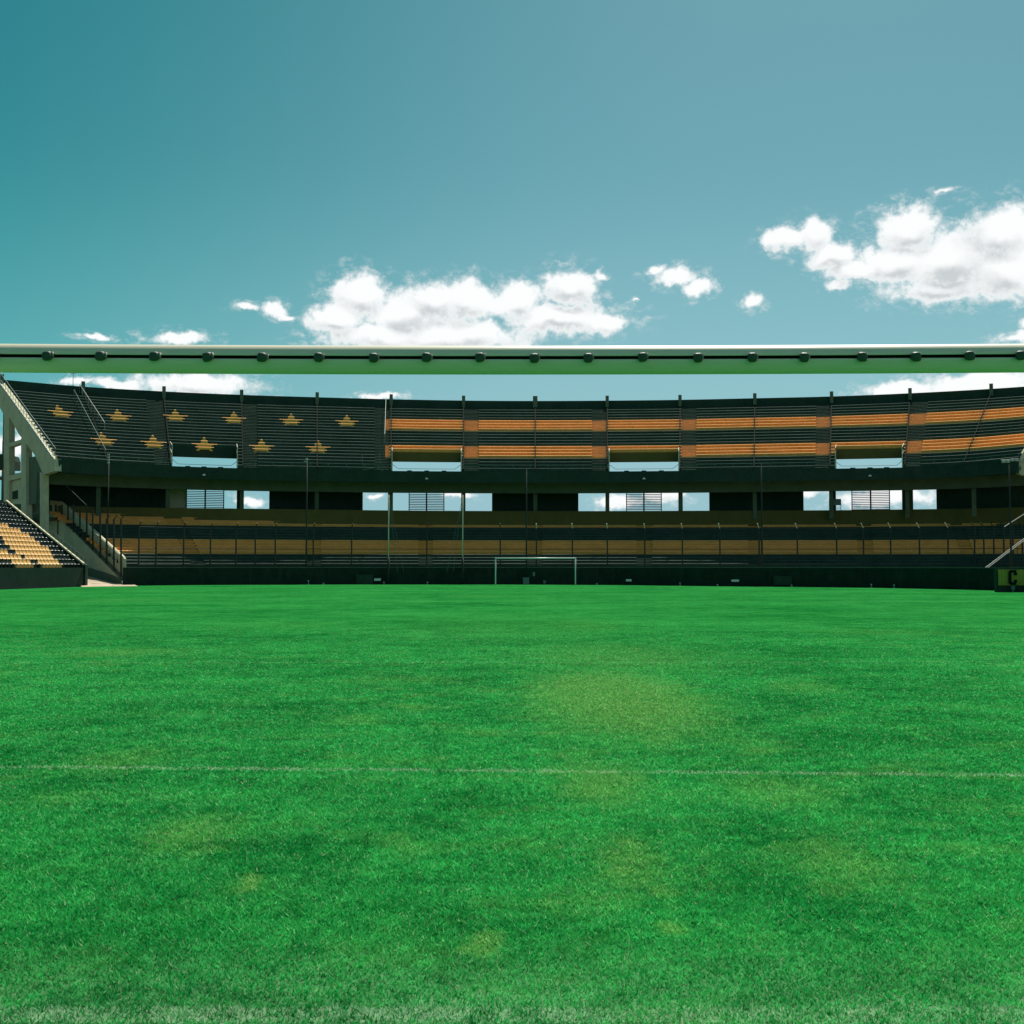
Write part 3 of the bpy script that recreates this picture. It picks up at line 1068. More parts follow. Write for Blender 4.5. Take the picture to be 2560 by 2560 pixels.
eprism([(18.5, 1030), (31.5, 1038), (31.5, 1416), (18.5, 1416)], 'end_column', CONC, .02)
eprism([(62, 1096), (74.5, 1108), (74.5, 1416), (62, 1416)], 'end_column', CONC, .02)
eprism([(110, 1180), (116.5, 1186), (116.5, 1416), (110, 1416)], 'end_column', CONC, .04)
eprism([(31.5, 1108), (62, 1099), (62, 1108), (31.5, 1118)], 'end_tie_beam', CONC)
eprism([(31.5, 1190), (62, 1182), (62, 1195), (31.5, 1202)], 'end_tie_beam', CONC)
eprism([(75, 1144.5), (98, 1139), (118, 1187), (110, 1192), (110, 1260), (75, 1260)], 'end_wall_panel', CONCB, -.25, .6)
eprism([(31, 1203), (62, 1196), (62, 1260), (31, 1260)], 'end_wall_panel', CONC, -.3, .3)
eprism([(34, 1229), (46, 1226), (46, 1247), (34, 1248)], 'end_window', BLACKW, -.22, .3)
eprism([(104, 1222), (109, 1221), (109, 1249), (104, 1249)], 'end_doorway', BLACKW, -.12, .3)
mb = MB()
mb.prism([at_depth(x, y, 123) for x, y in [(-160, 1124), (17, 1136), (22, 1150), (22, 1172), (-160, 1166)]], (0, 3, 0))
mb.build('access_balcony', BLACKW, stand)

# wedge shaped end wall of the lower tier with its stair
WA = at_depth(303, 1416, 106.5)
WB = at_depth(40, 1416, 124)
wa, wb = (WA.x, WA.y), (WB.x, WB.y)
wn_ = Vector((-(WB.y - WA.y), WB.x - WA.x, 0)).normalized()
if wn_.y < 0:
    wn_ = -wn_


def wpl(px, py, push=0.0):
    return on_plane(px, py, wa, wb) - wn_ * push


def wprism(pts, name, m_, push, th):
    mb = MB()
    mb.prism([wpl(x, y, push) for x, y in pts], wn_ * th)
    return mb.build(name, m_, stand)


wprism([(0, 1283), (118, 1283), (143, 1286), (302, 1447), (303, 1452), (262, 1440), (208, 1424), (0, 1400)], 'end_wall', CONC, 0, .5)
wprism([(118, 1251), (143, 1253), (164, 1270), (299, 1391), (302, 1397), (303, 1445), (143, 1282.5), (118, 1281)], 'stair_parapet', CONC, -.32, .2)
wprism([(16, 1246), (118, 1250), (118, 1282.5), (0, 1282.5), (0, 1246)], 'landing_wall', CONCB, -.3, .3)
wprism([(142, 1280.6), (302, 1443.3), (303, 1448), (142, 1286)], 'wall_ledge', CONCD, .06, .4)
wprism([(208, 1415), (262, 1431), (303, 1446), (311, 1462), (262, 1452), (208, 1434), (150, 1418), (150, 1400)], 'wall_plinth', CONCD, .12, .3)
wprism([(0, 1284), (118, 1284), (118, 1290), (100, 1310), (0, 1296)], 'landing_shade', CONCD, .1, .3)  # dark slab standing in for the shade below the landing parapet
mb = MB()
a, b = wpl(165, 1270, -.1), wpl(299, 1390, -.1)
for k in range(8):
    p, q2 = a + (b - a) * (k / 8), a + (b - a) * ((k + .82) / 8)
    mb.tube([p, q2], .05, n=5)
mb.build('parapet_coping', PAINTM, stand)

# antenna behind the stand
mb = MB()
a = at_depth(183.5, 905, 150)
mb.tube([Vector((a.x, a.y, 0)), Vector((a.x, a.y, 15)), a], .09, r2=.03, n=6)
for dz in (0.3, .9, 1.5):
    mb.tube([a + Vector((-.35, 0, -dz)), a + Vector((.35, 0, -dz))], .025, n=5)
for dx in (-18, 18):
    mb.tube([a + Vector((0, 0, -.4)), Vector((a.x + dx * .35, a.y, 20))], .012, n=4)
tag(mb.build('antenna_mast', GREENM), 'thin antenna mast rising behind the left end of the grandstand', 'mast')

# ------------------------------------------------------------------ perimeter wall at the far end
mb = MB()
Zw = 1.60
for a, b in zip(EDGE, EDGE[1:]):
    n = max(1, int((b - a).length / 3))
    for k in range(n):
        p, q2 = a + (b - a) * (k / n), a + (b - a) * ((k + 1) / n)
        p, q2 = p + Vector((0, .15, 0)), q2 + Vector((0, .15, 0))
        mb.hexa([(p.x, p.y, -.02), (q2.x, q2.y, -.02), (q2.x, q2.y + .25, -.02), (p.x, p.y + .25, -.02)],
                [(p.x, p.y, Zw), (q2.x, q2.y, Zw), (q2.x, q2.y + .25, Zw), (p.x, p.y + .25, Zw)])
wall = mb.build('perimeter_wall', mat('perimeter_black', (0.018, 0.034, 0.026), 0.95, 0.4, 0.9, 0.1, 8, dirt=(0.036, 0.055, 0.045), spec=0.05))
tag(wall, 'long low black wall along the far end of the pitch below the striped terrace', 'wall')
mb = MB()
for a, b in zip(EDGE, EDGE[1:]):
    mb.hexa([a + Vector((0, .1, Zw)), b + Vector((0, .1, Zw)), b + Vector((0, .45, Zw)), a + Vector((0, .45, Zw))],
            [a + Vector((0, .1, Zw + .05)), b + Vector((0, .1, Zw + .05)), b + Vector((0, .45, Zw + .05)), a + Vector((0, .45, Zw + .05))])
mb.build('wall_coping', CONCD, wall)

# ------------------------------------------------------------------ security fence in front of the lower tier
fence = empty('security_fence', (0, 113, 0), 'tall dark post fence with bent tops along the front of the lower terrace', 'fence')
FX = [347, 390, 459, 526, 590, 638, 688, 783, 879, 971, 1067, 1157, 1250.5, 1341, 1431, 1518.5, 1612, 1706, 1800, 1898, 1993.5, 2092,
      2159, 2227, 2299, 2370.5, 2437, 2460, 2485, 2510, 2533, 2556, 2600, 2650]


def fence_pt(px):
    for i in range(NB_):
        pass
    s = s_of_px(Ap, px, 3)
    p = cr(Ap, s)
    k = (p.y - 1.1) / p.y
    return Vector((p.x * k, p.y * k, 0))


fpts = []
for px in FX:
    p = fence_pt(px)
    fpts.append(p)
    ztop = 5.45
    mb = MB()
    mb.tube([(p.x, p.y, 1.2), (p.x, p.y, ztop)], .075, n=6)
    sgn = -1 if px < 1300 else 1
    tilt = abs(px - 1280) / 1280 * .45
    tip = MB()
    mb.build('post', DARKM, fence)
    tip.tube([(p.x, p.y, ztop), (p.x - sgn * tilt, p.y - .35, ztop + .45)], .05, n=6)
    tip.build('post_tip', PAINTM if 1300 < px < 2400 else DARKM, fence)
mb = MB()
for z, r in ((5.4, .016), (3.42, .035), (1.9, .02)):
    mb.tube([p + Vector((0, 0, z)) for p in fpts], r, n=5)
mb.build('fence_rail', DARKM, fence)
# fence of the left end stair
LP = [(129, 1263, 1281), (141, 1262, 1282), (156, 1262, 1300), (171, 1262, 1316), (185, 1262, 1331), (201, 1265, 1344),
      (218, 1262, 1361), (233, 1272, 1377), (252, 1283, 1394), (268, 1298, 1410), (286, 1298, 1428), (304, 1298, 1442)]
fence2 = empty('stair_fence', WA, 'steep row of dark fence posts climbing the concrete end wall at the left', 'fence')
for i, (px, y0, y1) in enumerate(LP):
    a, b = wpl(px, y0, .05), wpl(px, y1, .05)
    mb = MB()
    mb.tube([b, a], .085, n=6)
    if i >= 8:
        mb.tube([a, a + Vector((.35, 0, .4))], .05, n=5)
    mb.build('post', DARKM, fence2)
mb = MB()
for (x, y) in ((328, 1300), (347, 1302)):
    pass
a = wpl(80, 1200, 0)
mb.tube([at_depth(160, 1209, 112), at_depth(215, 1262, 108)], .03, n=5)
mb.build('rail', DARKM, fence2)

# right stair railing in front of the lower terrace
sr = empty('stair_railing', at_depth(2463, 1440, 96), 'white double handrail climbing to the right in front of the orange rows', 'railing')
mb = MB()
for (x0, y0, x1, y1, r) in ((2463, 1420, 2640, 1287, .04), (2463, 1424.5, 2640, 1291.5, .03)):
    a, b = at_depth(x0, y0, 96), at_depth(x1, y1, 102)
    mb.tube([a, b], r, n=6)
mb.build('lower_rail', GREENP, sr)
mb = MB()
mb.tube([at_depth(2511, 1317, 98), at_depth(2660, 1222, 103)], .035, n=6)
mb.build('upper_rail', GREENP, sr)
mb = MB()
for k in range(7):
    a, b = at_depth(2463 + k * 20, 1424 - k * 15, 96 + k * .68), 0
    mb.tube([(a.x, a.y + .1, 0), a], .03, n=5)
mb.build('railing_posts', DARKM, sr)
# concrete beam end with rails at the right end of the upper tier
mb = MB()
mb.prism([at_depth(x, y, 112) for x, y in [(2545, 1152), (2640, 1010), (2700, 1010), (2700, 1180), (2560, 1189), (2545, 1182)]], (0, .6, 0))
o = mb.build('end_raker_beam', CONC, stand)
mb = MB()
for o_ in (0, 5, 10):
    mb.tube([at_depth(2546 + o_, 1153 + o_ * .4, 111.6), at_depth(2640 + o_, 1000 + o_, 111.6)], .045, n=6)
mb.build('end_railing', PALE, stand)

# ------------------------------------------------------------------ poles
def pole(px, top, d, label, head):
    a = at_depth(px, top, d)
    r = empty('lamp_pole' if head != 'net' else 'net_pole', (a.x, a.y, 0), label, 'pole', None)
    mb = MB()
    if head == 'net':
        mb.tube([(a.x, a.y, 0), (a.x, a.y, 2.6)], .11, n=8)
        mb.tube([(a.x, a.y, 2.6), (a.x, a.y, a.z)], .06, r2=.045, n=8, mi=1)
        mb.build('shaft', [DARKM, PAINTM], r, smooth=True)
        m2 = MB()
        for (dx, x2) in ((1, .9), (1, 1.5)):
            sg = 1 if px < 1060 else -1
            m2.tube([(a.x + .02 * sg, a.y, a.z - .2), (a.x + sg * x2, a.y - .3, 1.2)], .014, n=4)
        m2.build('guy_wire', GREENM, r)
        return
    mb.tube([(a.x, a.y, 0), (a.x, a.y, 4.5), (a.x, a.y, a.z)], .10, r2=.05, n=8)
    mb.build('shaft', DARKM, r, smooth=True)
    mb = MB()
    if head == 'camera':
        mb.box((a.x, a.y - .1, a.z + .25), (.16, .5, .16))
        mb.box((a.x - .12, a.y, a.z + .05), (.3, .06, .06))
        mb.tube([(a.x, a.y, a.z - .15), (a.x, a.y, a.z + .2)], .06, n=8)
    elif head == 'cluster':
        mb.box((a.x, a.y, a.z), (1.3, .08, .08))
        for dx in (-.5, -.15, .2, .55):
            mb.box((a.x + dx, a.y - .1, a.z - .12 + .12 * (dx > 0)), (.26, .22, .2))
    elif head == 'stack':
        for k in range(4):
            mb.box((a.x, a.y - .08, a.z - k * .26), (.18, .2, .14))
    mb.build('head', PALE if head != 'small' else DARKM, r, bevel=.02) if mb.v else None
    return


pole(767.5, 1155, 112.5, 'tall dark pole with a pale camera on top in front of the star terrace', 'camera')
pole(1316, 1172, 112.5, 'bare tall dark pole standing behind the far goal', 'plain')
pole(1903, 1158, 105, 'bare tall dark pole in front of the right striped rows', 'plain')
pole(2523, 1150, 93, 'tall dark pole topped by a cluster of pale floodlights at the right', 'cluster')
pole(272, 1137, 113, 'tall dark pole with stacked pale fittings near the left end of the stand', 'stack')
pole(972, 1237, 112.3, 'pale net pole left of the slatted opening nearest the far goal', 'net')
pole(1157, 1237, 112.3, 'pale net pole right of the slatted opening, just left of the far goal', 'net')

# ------------------------------------------------------------------ far goal
gl = at_z(1239, 1462.4, 0)
gx0, gx1, gy = (1239 - 1280) / F_PX * FAR_Y, (1438.4 - 1280) / F_PX * FAR_Y, FAR_Y
fg = empty('football_goal', ((gx0 + gx1) / 2, gy, 0), 'small white football goal frame at the far end of the pitch', 'goal', None)
for x in (gx0, gx1):
    mb = MB()
    mb.tube([(x, gy, -.05), (x, gy, 2.44)], .06, n=10)
    mb.build('goalpost', WHITE, fg, smooth=True)
mb = MB()
mb.tube([(gx0 - .06, gy, 2.5), (gx1 + .06, gy, 2.5)], .062, n=10)
mb.build('crossbar', WHITE, fg, smooth=True)

# ------------------------------------------------------------------ near goal: crossbar with slot and net clips
ng = empty('football_goal', (AXX, GOAL_Y, 0), 'large near goal whose white crossbar with dark net clips spans the whole view', 'goal')
BR = 0.0558
BCZ = 2.5195


def sag(x):
    return -0.016 * math.cos(math.pi * x / 6) if abs(x) < 3 else 0.0


bar = MB()
nseg = 48
prof = []
slot = 0.0062
for k in range(56):
    t = -math.pi / 2 + (k + .5) / 56 * 2 * math.pi        # start at the side facing the viewer (-y)
    prof.append((math.cos(t) * BR, math.sin(t) * BR))
# profile in (y, z) going round from the slot and back, slot at -y
y_e = -math.sqrt(BR ** 2 - slot ** 2)
outer = []
a0_ = math.asin(slot / BR)
for k in range(57):
    t = math.pi + a0_ + (2 * math.pi - 2 * a0_) * k / 56
    outer.append((math.cos(t) * BR, math.sin(t) * BR))
outer += [(y_e + .022, slot), (y_e + .022, -slot)]
xsB = np.linspace(AXX - 3.72, AXX + 3.72, nseg + 1)
rings = []
for x in xsB:
    b0_ = len(bar.v)
    for (y, z) in outer:
        bar.v.append((x, GOAL_Y + y, BCZ + sag(x) + z))
    rings.append(b0_)
m_ = len(outer)
for a, b in zip(rings, rings[1:]):
    for k in range(m_):
        bar.f.append((a + k, b + k, b + (k + 1) % m_, a + (k + 1) % m_))
        bar.m.append(1 if k >= 56 and k < m_ else 0)
bar.f.append(tuple(rings[0] + k for k in range(m_)))
bar.f.append(tuple(rings[-1] + k for k in reversed(range(m_))))
bar.m += [0, 0]
BARM, t_, b_ = new_mat('bar_white_enamel')
geo = t_.nodes.new('ShaderNodeNewGeometry')
pp = geo.outputs['Position']
sc_ = NOISE(t_, V_(t_, 'MULTIPLY', pp, (1, 9, 9)), 9, 6, 0.7)
gr_ = NOISE(t_, pp, 60, 5, 0.7)
cc_ = MIX(t_, MAPR(t_, sc_, 0.5, 0.75, 0, .5), (0.76, 0.69, 0.52, 1), (0.60, 0.55, 0.40, 1))
cc_ = MIX(t_, MAPR(t_, gr_, 0.66, 0.75, 0, .6), cc_, (0.25, 0.26, 0.18, 1))
t_.links.new(cc_, b_.inputs['Base Color'])
b_.inputs['Roughness'].default_value = 0.38
bo = bar.build('crossbar', [BARM, INK], ng)
for p in bo.data.polygons:
    p.use_smooth = p.material_index == 0 and len(p.vertices) == 4
for sgx in (-1, 1):
    mb = MB()
    x = AXX + sgx * 3.72
    mb.tube([(x, GOAL_Y, -.05), (x, GOAL_Y, 2.40)], .06, n=20)
    mb.build('goalpost', WHITE, ng, smooth=True)


def clip_mesh():
    mb = MB()
    # rounded body protruding from the slot
    def ring(y, w_, hh, dz, n=14):
        return [(w_ * math.copysign(abs(math.cos(2 * math.pi * k / n)) ** .6, math.cos(2 * math.pi * k / n)), y,
                 dz + hh * math.copysign(abs(math.sin(2 * math.pi * k / n)) ** .6, math.sin(2 * math.pi * k / n))) for k in range(n)]
    secs = [(-.002, .008, .006, 0), (-.006, .017, .016, -.001), (-.016, .0175, .019, -.003), (-.026, .0165, .0185, -.005), (-.031, .013, .014, -.006)]
    rs = []
    for s_ in secs:
        b_0 = len(mb.v)
        mb.v += ring(*s_)
        rs.append(b_0)
    n = 14
    for a, b in zip(rs, rs[1:]):
        for k in range(n):
            mb.f.append((a + k, a + (k + 1) % n, b + (k + 1) % n, b + k))
            mb.m.append(0)
    mb.f.append(tuple(rs[-1] + k for k in range(n)))
    mb.m.append(0)
    # little locking tongue to the side
    mb.box((.0195, -.010, .003), (.006, .012, .018), 1)
    return mb


cm = clip_mesh()
me = bpy.data.meshes.new('net_clip')
me.from_pydata(cm.v, [], cm.f)
me.materials.append(RUBBER)
me.materials.append(mat('pale_plastic_edge', (0.30, 0.33, 0.27), .5, .2, 40, 0))  # paler plastic for the locking tongue
me.polygons.foreach_set('material_index', cm.m)
me.polygons.foreach_set('use_smooth', [True] * len(me.polygons))
me.update()
CX = [118, 252, 388, 520, 657, 795, 932, 1067, 1200, 1335, 1470, 1607, 1745, 1881, 2011, 2153, 2287, 2422, 2552]
xc = [(x - 1280) / F_PX * 4.49 for x in CX]
x_ = xc[0] - .208
while x_ > AXX - 3.6:
    xc.append(x_)
    x_ -= .208
x_ = xc[18] + .208
while x_ < AXX + 3.6:
    xc.append(x_)
    x_ += .208
for i, x in enumerate(xc):
    o = bpy.data.objects.new('net_clip', me)
    col.objects.link(o)
    o.parent = bo
    o.location = (x - AXX, -BR + .001, BCZ + sag(x) - 0.001)
    o.rotation_euler = (math.radians(random.uniform(-8, 4)), math.radians(random.uniform(-9, 9)), math.radians(random.uniform(-10, 10)))

# ------------------------------------------------------------------ side stand at the left with plastic seats
side = empty('side_stand', SIDE1, 'low side stand with rows of black and yellow plastic seats at the left edge', 'grandstand')
P1 = Vector((SIDE1.x, SIDE1.y, 0))
P0_ = Vector((SIDE0.x, SIDE0.y, 0))
sdir = (at_z(0, 1473, 0) - P1)
sdir.z = 0
sdir.normalize()                                   # towards the viewer along the front wall
END0 = at_depth(205, 1408, 100.2)
END1 = at_depth(10, 1249, 106)
NR = 15
row_off = (END1 - END0) / NR
LEN = 46.0
mb = MB()
mb.hexa([P1 + Vector((0, 0, -.02)), P1 + sdir * LEN + Vector((0, 0, -.02)), P1 + sdir * LEN + Vector((-.3, 0, -.02)), P1 + Vector((-.3, 0.05, -.02))],
        [P1 + Vector((0, 0, 1.62)), P1 + sdir * LEN + Vector((0, 0, 1.62)), P1 + sdir * LEN + Vector((-.3, 0, 1.62)), P1 + Vector((-.3, .05, 1.62))])
mb.build('front_wall', BLACKW, side)
mb = MB()
for k in range(NR + 1):
    a = END0 + row_off * k
    b = END0 + row_off * (k + 1)
    b0_ = Vector((b.x, b.y, a.z + row_off.z * 0))
    z = a.z - .42
    mb.hexa([(a.x, a.y, -.02), (a.x + sdir.x * LEN, a.y + sdir.y * LEN, -.02), (b.x + sdir.x * LEN, b.y + sdir.y * LEN, -.02), (b.x, b.y, -.02)],
            [(a.x, a.y, z), (a.x + sdir.x * LEN, a.y + sdir.y * LEN, z), (b.x + sdir.x * LEN, b.y + sdir.y * LEN, z), (b.x, b.y, z)])
mb.build('terrace', BLACK, side)
# end wall with pale coping blocks
mb = MB()
nrm = Vector((0.05, .45, 0))
mb.prism([END0 + Vector((0.3, 0, -2.1)), END0 + Vector((.3, 0, -.15)), END1 + Vector((0, 0, -.15)), Vector((END1.x, END1.y, -.02))], nrm)
mb.build('end_wall', BLACKW, side)
mb = MB()
n = 19
for k in range(n):
    a = END0 + (END1 - END0) * (k / n) + Vector((.1, .1, -.05))
    b = END0 + (END1 - END0) * ((k + .86) / n) + Vector((.1, .1, -.05))
    mb.hexa([a + Vector((0, -.1, -.1)), b + Vector((0, -.1, -.1)), b + Vector((0, .3, -.1)), a + Vector((0, .3, -.1))],
            [a + Vector((0, -.1, .06)), b + Vector((0, -.1, .06)), b + Vector((0, .3, .06)), a + Vector((0, .3, .06))])
mb.build('coping', CONC, side)
mb = MB()
for k in range(9):
    p = END0 + (END1 - END0) * (k / 20) + Vector((.15, .4, 0))
    mb.tube([p, p + Vector((0, 0, .42))], .02, n=5)
a = END0 + Vector((.15, .4, .42))
b = END0 + (END1 - END0) * .42 + Vector((.15, .4, .42))
mb.tube([a, b], .02, n=5)
mb.build('end_railing', DARKM, side)


def proj(p):
    d = p.y * math.cos(PITCH) + (p.z - EYE) * math.sin(PITCH)
    return 1280 + F_PX * p.x / d, 1280 - F_PX * ((p.z - EYE) * math.cos(PITCH) - p.y * math.sin(PITCH)) / d


def in_poly(x, y, P_):
    c = False
    j = len(P_) - 1
    for i in range(len(P_)):
        if (P_[i][1] > y) != (P_[j][1] > y) and x < (P_[j][0] - P_[i][0]) * (y - P_[i][1]) / (P_[j][1] - P_[i][1]) + P_[i][0]:
            c = not c
        j = i
    return c


def zc(L_):
    return [(x * .1656, 1200 + y * .1656) for x, y in L_]


YEL = zc([(-900, 200), (0, 630), (90, 640), (180, 700), (290, 740), (430, 790), (540, 850), (640, 930), (790, 1040), (880, 1130), (870, 1170), (975, 1290),
          (960, 1330), (690, 1330), (690, 1280), (590, 1200), (520, 1200), (600, 1330), (330, 1330), (330, 1250), (220, 1240), (210, 1190), (55, 1185), (55, 1130), (-900, 1130)])
GAP = zc([(-900, 600), (0, 870), (80, 875), (150, 940), (200, 1000), (290, 1045), (290, 1140), (220, 1110), (130, 1060), (0, 1010), (-900, 900)])
GAP2 = zc([(395, 1140), (465, 1140), (465, 1190), (395, 1190)])

sdx = Vector((sdir.x, sdir.y, 0))
back = Vector((row_off.x, row_off.y, 0)).normalized()
perp = Vector((-sdx.y, sdx.x, 0))
if perp.dot(back) < 0:
    perp = -perp


def seat_mesh(name, m_, origin=(0, 0, 0), mb=None):
    own = mb is None
    mb = mb or MB()
    o = Vector(origin)
    pts_s = [(-.22, .02), (.22, .02)]
    # curved shell: seat pan then backrest, seen from the pitch
    prof_ = [(-.02, .12), (.02, .155), (.16, .14), (.32, .145), (.38, .18), (.42, .32), (.44, .48), (.43, .52)]
    wids = [.19, .205, .21, .205, .205, .21, .20, .16]
    b_0 = len(mb.v)
    th_ = .03
    for (d, z), w_ in zip(prof_, wids):
        for q_ in (-1, -.5, 0, .5, 1):
            rise = .03 * q_ * q_
            mb.v.append(tuple(o + sdx * (w_ * q_) + perp * (d - rise * .6) + Vector((0, 0, z + rise * .5))))
    n = len(prof_)
    for i in range(n - 1):
        for j in range(4):
            mb.f.append((b_0 + i * 5 + j, b_0 + i * 5 + j + 1, b_0 + (i + 1) * 5 + j + 1, b_0 + (i + 1) * 5 + j))
            mb.m.append(0)
    mb.hexa([o + sdx * -.12 + perp * .05 + Vector((0, 0, -.2)), o + sdx * .12 + perp * .05 + Vector((0, 0, -.2)), o + sdx * .12 + perp * .3 + Vector((0, 0, -.2)), o + sdx * -.12 + perp * .3 + Vector((0, 0, -.2))],
            [o + sdx * -.12 + perp * .05 + Vector((0, 0, .13)), o + sdx * .12 + perp * .05 + Vector((0, 0, .13)), o + sdx * .12 + perp * .3 + Vector((0, 0, .13)), o + sdx * -.12 + perp * .3 + Vector((0, 0, .13))])
    if not own:
        return
    me_ = bpy.data.meshes.new(name)
    me_.from_pydata(mb.v, [], mb.f)
    me_.materials.append(m_)
    me_.polygons.foreach_set('use_smooth', [i < (n - 1) * 4 for i in range(len(me_.polygons))])
    me_.update()
    return me_


seatY, seatK = seat_mesh('seat', SEATY), seat_mesh('seat', SEATK)
seats = []
for k in range(NR):
    a = END0 + row_off * (k + .12)
    for j in range(80):
        p = a + sdir * (.55 + j * .50)
        p.z = END0.z + row_off.z * k - .22
        x, y = proj(p + Vector((0, 0, .3)))
        if x < -160:
            continue
        yel = in_poly(x, y, YEL) and not in_poly(x, y, GAP) and not in_poly(x, y, GAP2)
        seats.append((x, p, yel))
vis = [s_ for s_ in seats if s_[0] > 0]
vis.sort(key=lambda s_: s_[1].length)
near = vis[:100]
rest = [s_ for s_ in seats if not any(s_ is t_ for t_ in near)]
sloc = side.location
for (x, p, yel) in near:
    o = bpy.data.objects.new('seat', seatY if yel else seatK)
    col.objects.link(o)
    o.parent = side
    o.location = p - sloc
    o['label'] = 'yellow plastic seat' if yel else 'black plastic seat'
mb = MB()
mi_ = []
for (x, p, yel) in rest:
    n0 = len(mb.f)
    seat_mesh('', None, p, mb)
    for i in range(n0, len(mb.f)):
        mb.m[i] = 1 if yel else 0
o = mb.build('seats', [SEATK, SEATY], side)
o['kind'] = 'stuff'
print('seats', len(near), len(rest))

# ------------------------------------------------------------------ banner with letter at the right
bd = 78.6
bn_ = at_z(2495, 1474, 0)
ban = empty('banner', at_depth(2540, 1464, bd), 'yellow cloth banner with a black letter C on the wall at the right edge', 'banner')
mb = MB()
X0, X1 = at_depth(2495.5, 1424, bd), at_depth(2640, 1463.5, bd)
n = 60
prev_ = None
for k in range(n + 1):
    x = X0.x + (X1.x - X0.x) * k / n
    fold = .05 * math.sin(k * 1.9) * math.exp(-((k - 9) / 9) ** 2) + .012 * math.sin(k * .9)
    cur = [(x, bd + fold, X1.z), (x, bd + fold, X0.z), (x, bd + .04 + fold, X0.z), (x, bd + .04 + fold, X1.z)]
    if prev_:
        mb.hexa([prev_[0], cur[0], cur[3], prev_[3]], [prev_[1], cur[1], cur[2], prev_[2]])
    prev_ = cur
mb.build('cloth', BANNER, ban)
mb = MB()


def lbox(x0, y0, x1, y1):
    a, b = at_depth(x0, y0, bd - .07), at_depth(x1, y1, bd - .07)
    mb.hexa([(a.x, a.y, b.z), (b.x, a.y, b.z), (b.x, a.y + .03, b.z), (a.x, a.y + .03, b.z)],
            [(a.x, a.y, a.z), (b.x, a.y, a.z), (b.x, a.y + .03, a.z), (a.x, a.y + .03, a.z)])


# blocky C drawn as one stepped outline
lbox(2521.5, 1428, 2529, 1459)
lbox(2524.5, 1425, 2541, 1431.5)
lbox(2535, 1431.5, 2543, 1438)
lbox(2524.5, 1455.5, 2541, 1462)
lbox(2535, 1449.5, 2543, 1455.5)
mb.build('letter', INK, ban)
# board of the right corner the banner hangs on
mb = MB()
a = at_depth(2492, 1476.2, bd + .2)
mb.hexa([(a.x, bd + .2, -.02), (a.x + 10, bd - .6, -.02), (a.x + 10, bd + .2, -.02), (a.x, bd + .6, -.02)],
        [(a.x, bd + .2, 1.62), (a.x + 10, bd - .6, 1.62), (a.x + 10, bd + .2, 1.62), (a.x, bd + .6, 1.62)])
tag(mb.build('corner_board', BLACKW), 'black board carrying the yellow banner at the right corner of the pitch', 'board')

# ------------------------------------------------------------------ small things along the far wall
def edge_depth(px):
    for (a, b) in zip(EDGE, EDGE[1:]):
        xa, xb = 1280 + F_PX * a.x / a.y, 1280 + F_PX * b.x / b.y
        if xa <= px <= xb:
            return a.y + (b.y - a.y) * (px - xa) / (xb - xa)
    return EDGE[0].y


def small_box(name, label, cat, x0, y0, x1, y1, th, m_, group=None, d=None, legs=True, extra=None):
    d = d or edge_depth((x0 + x1) / 2) + .14 - th
    a, b = at_depth(x0, y0, d), at_depth(x1, y1, d)
    mb = MB()
    mb.box(((a.x + b.x) / 2, d + th / 2, (a.z + b.z) / 2), (b.x - a.x, th, a.z - b.z))
    if legs and b.z > .08:
        for x in (a.x + .08, b.x - .08):
            mb.box((x, d + th / 2, b.z / 2), (.05, .05, b.z))
    if extra == 'lid':
        mb.box(((a.x + b.x) / 2, d + th / 2 - .01, a.z + .02), (b.x - a.x + .06, th + .06, .035))
        mb.box(((a.x + b.x) / 2, d - .01, (a.z + b.z) / 2 + .1), ((b.x - a.x) * .6, .02, .03))
    if extra == 'frame':
        w_, hh = b.x - a.x, a.z - b.z
        for q_ in (-.5, 0, .5):
            mb.box(((a.x + b.x) / 2 + q_ * (w_ - .05), d - .02, (a.z + b.z) / 2), (.05, .04, hh))
        mb.box(((a.x + b.x) / 2, d - .02, a.z), (w_ + .04, .05, .05))
    tag(mb.build(name, m_, bevel=.008), label, cat, group)


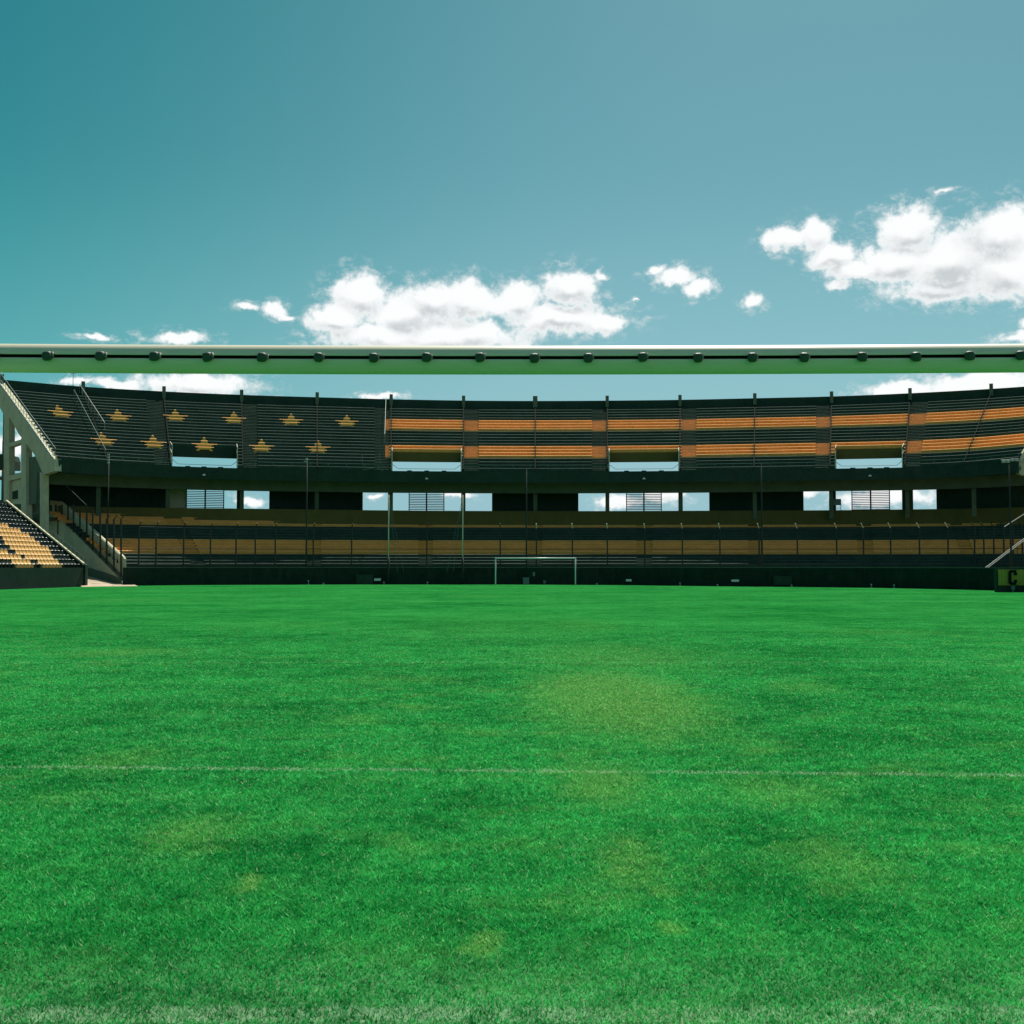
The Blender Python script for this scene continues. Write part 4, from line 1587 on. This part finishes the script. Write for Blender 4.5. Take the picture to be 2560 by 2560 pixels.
small_box('ground_lamp', 'white box lamp low on the wall left of the far goal', 'lamp', 935, 1446, 952, 1452, .18, WHITE, 'white box lamps along the far wall', legs=False)
small_box('ground_lamp', 'white box lamp low on the wall just right of the far goal', 'lamp', 1565, 1448, 1583, 1453.5, .18, WHITE, 'white box lamps along the far wall', legs=False)
small_box('ground_lamp', 'rightmost white box lamp low on the wall along the far wall', 'lamp', 1829, 1449, 1847.5, 1454.5, .18, WHITE, 'white box lamps along the far wall', legs=False)
small_box('equipment_box', 'upright grey green box standing behind the far goal', 'box', 1307.6, 1444.5, 1323, 1460.5, .4, GREENM, extra='lid')
small_box('equipment_box', 'tiny pale box low on the wall right inside the far goal', 'box', 1358, 1451.5, 1365, 1458.5, .2, GREENM, extra='lid')
small_box('wall_sign', 'small dull grey plate on the wall behind the far goal', 'sign', 1332, 1430, 1339, 1440, .03, GREENM, legs=False)
small_box('cabinet', 'dark framed cabinet against the wall left of the far goal', 'cabinet', 890, 1437, 932, 1460, .4, BLACK, 'dark cabinets along the far wall', extra='frame')
small_box('cabinet', 'dark framed cabinet against the wall far right of the goal', 'cabinet', 1936, 1441, 1980, 1463, .4, BLACK, 'dark cabinets along the far wall', extra='frame')
small_box('meter_box', 'small grey box beneath the yellow banner', 'box', 2529, 1465, 2538, 1475, .1, GREENM, d=bd - .3)
MK = [(771, 1451, 1461, 'slim pale marker stake at the foot of the tall camera pole'), (809, 1458, 1461, 'tiny white marker just left of the dark cabinet'),
      (960, 1455, 1461, 'small white stake right of the leftmost white lamp'), (1069, 1455, 1461, 'small white stake between the two net poles'),
      (1492, 1459.5, 1463, 'tiny white marker just right of the far goal'), (1700, 1457, 1463.5, 'small white stake midway between the two right lamps'),
      (1793.5, 1461, 1465.5, 'tiny white marker left of the rightmost white lamp'), (1979, 1462.5, 1466.5, 'white marker lying at the right cabinet'),
      (2178, 1460, 1468, 'thin pale stake in front of the right part of the wall'), (2235, 1462, 1469, 'thin pale stake far right along the wall')]
for (x, y0, y1, lab) in MK:
    d = edge_depth(x) - .6
    a = at_depth(x, y0, d)
    mb = MB()
    hh = max(a.z, .14)
    mb.tube([(a.x, d, 0), (a.x + .02, d, hh)], .035, r2=.025, n=6)
    mb.box((a.x, d, hh * .9), (.14, .05, .09))
    mb.box((a.x, d, .02), (.22, .16, .04))
    tag(mb.build('marker_stake', PALE), lab, 'marker', 'small pale markers along the far wall')
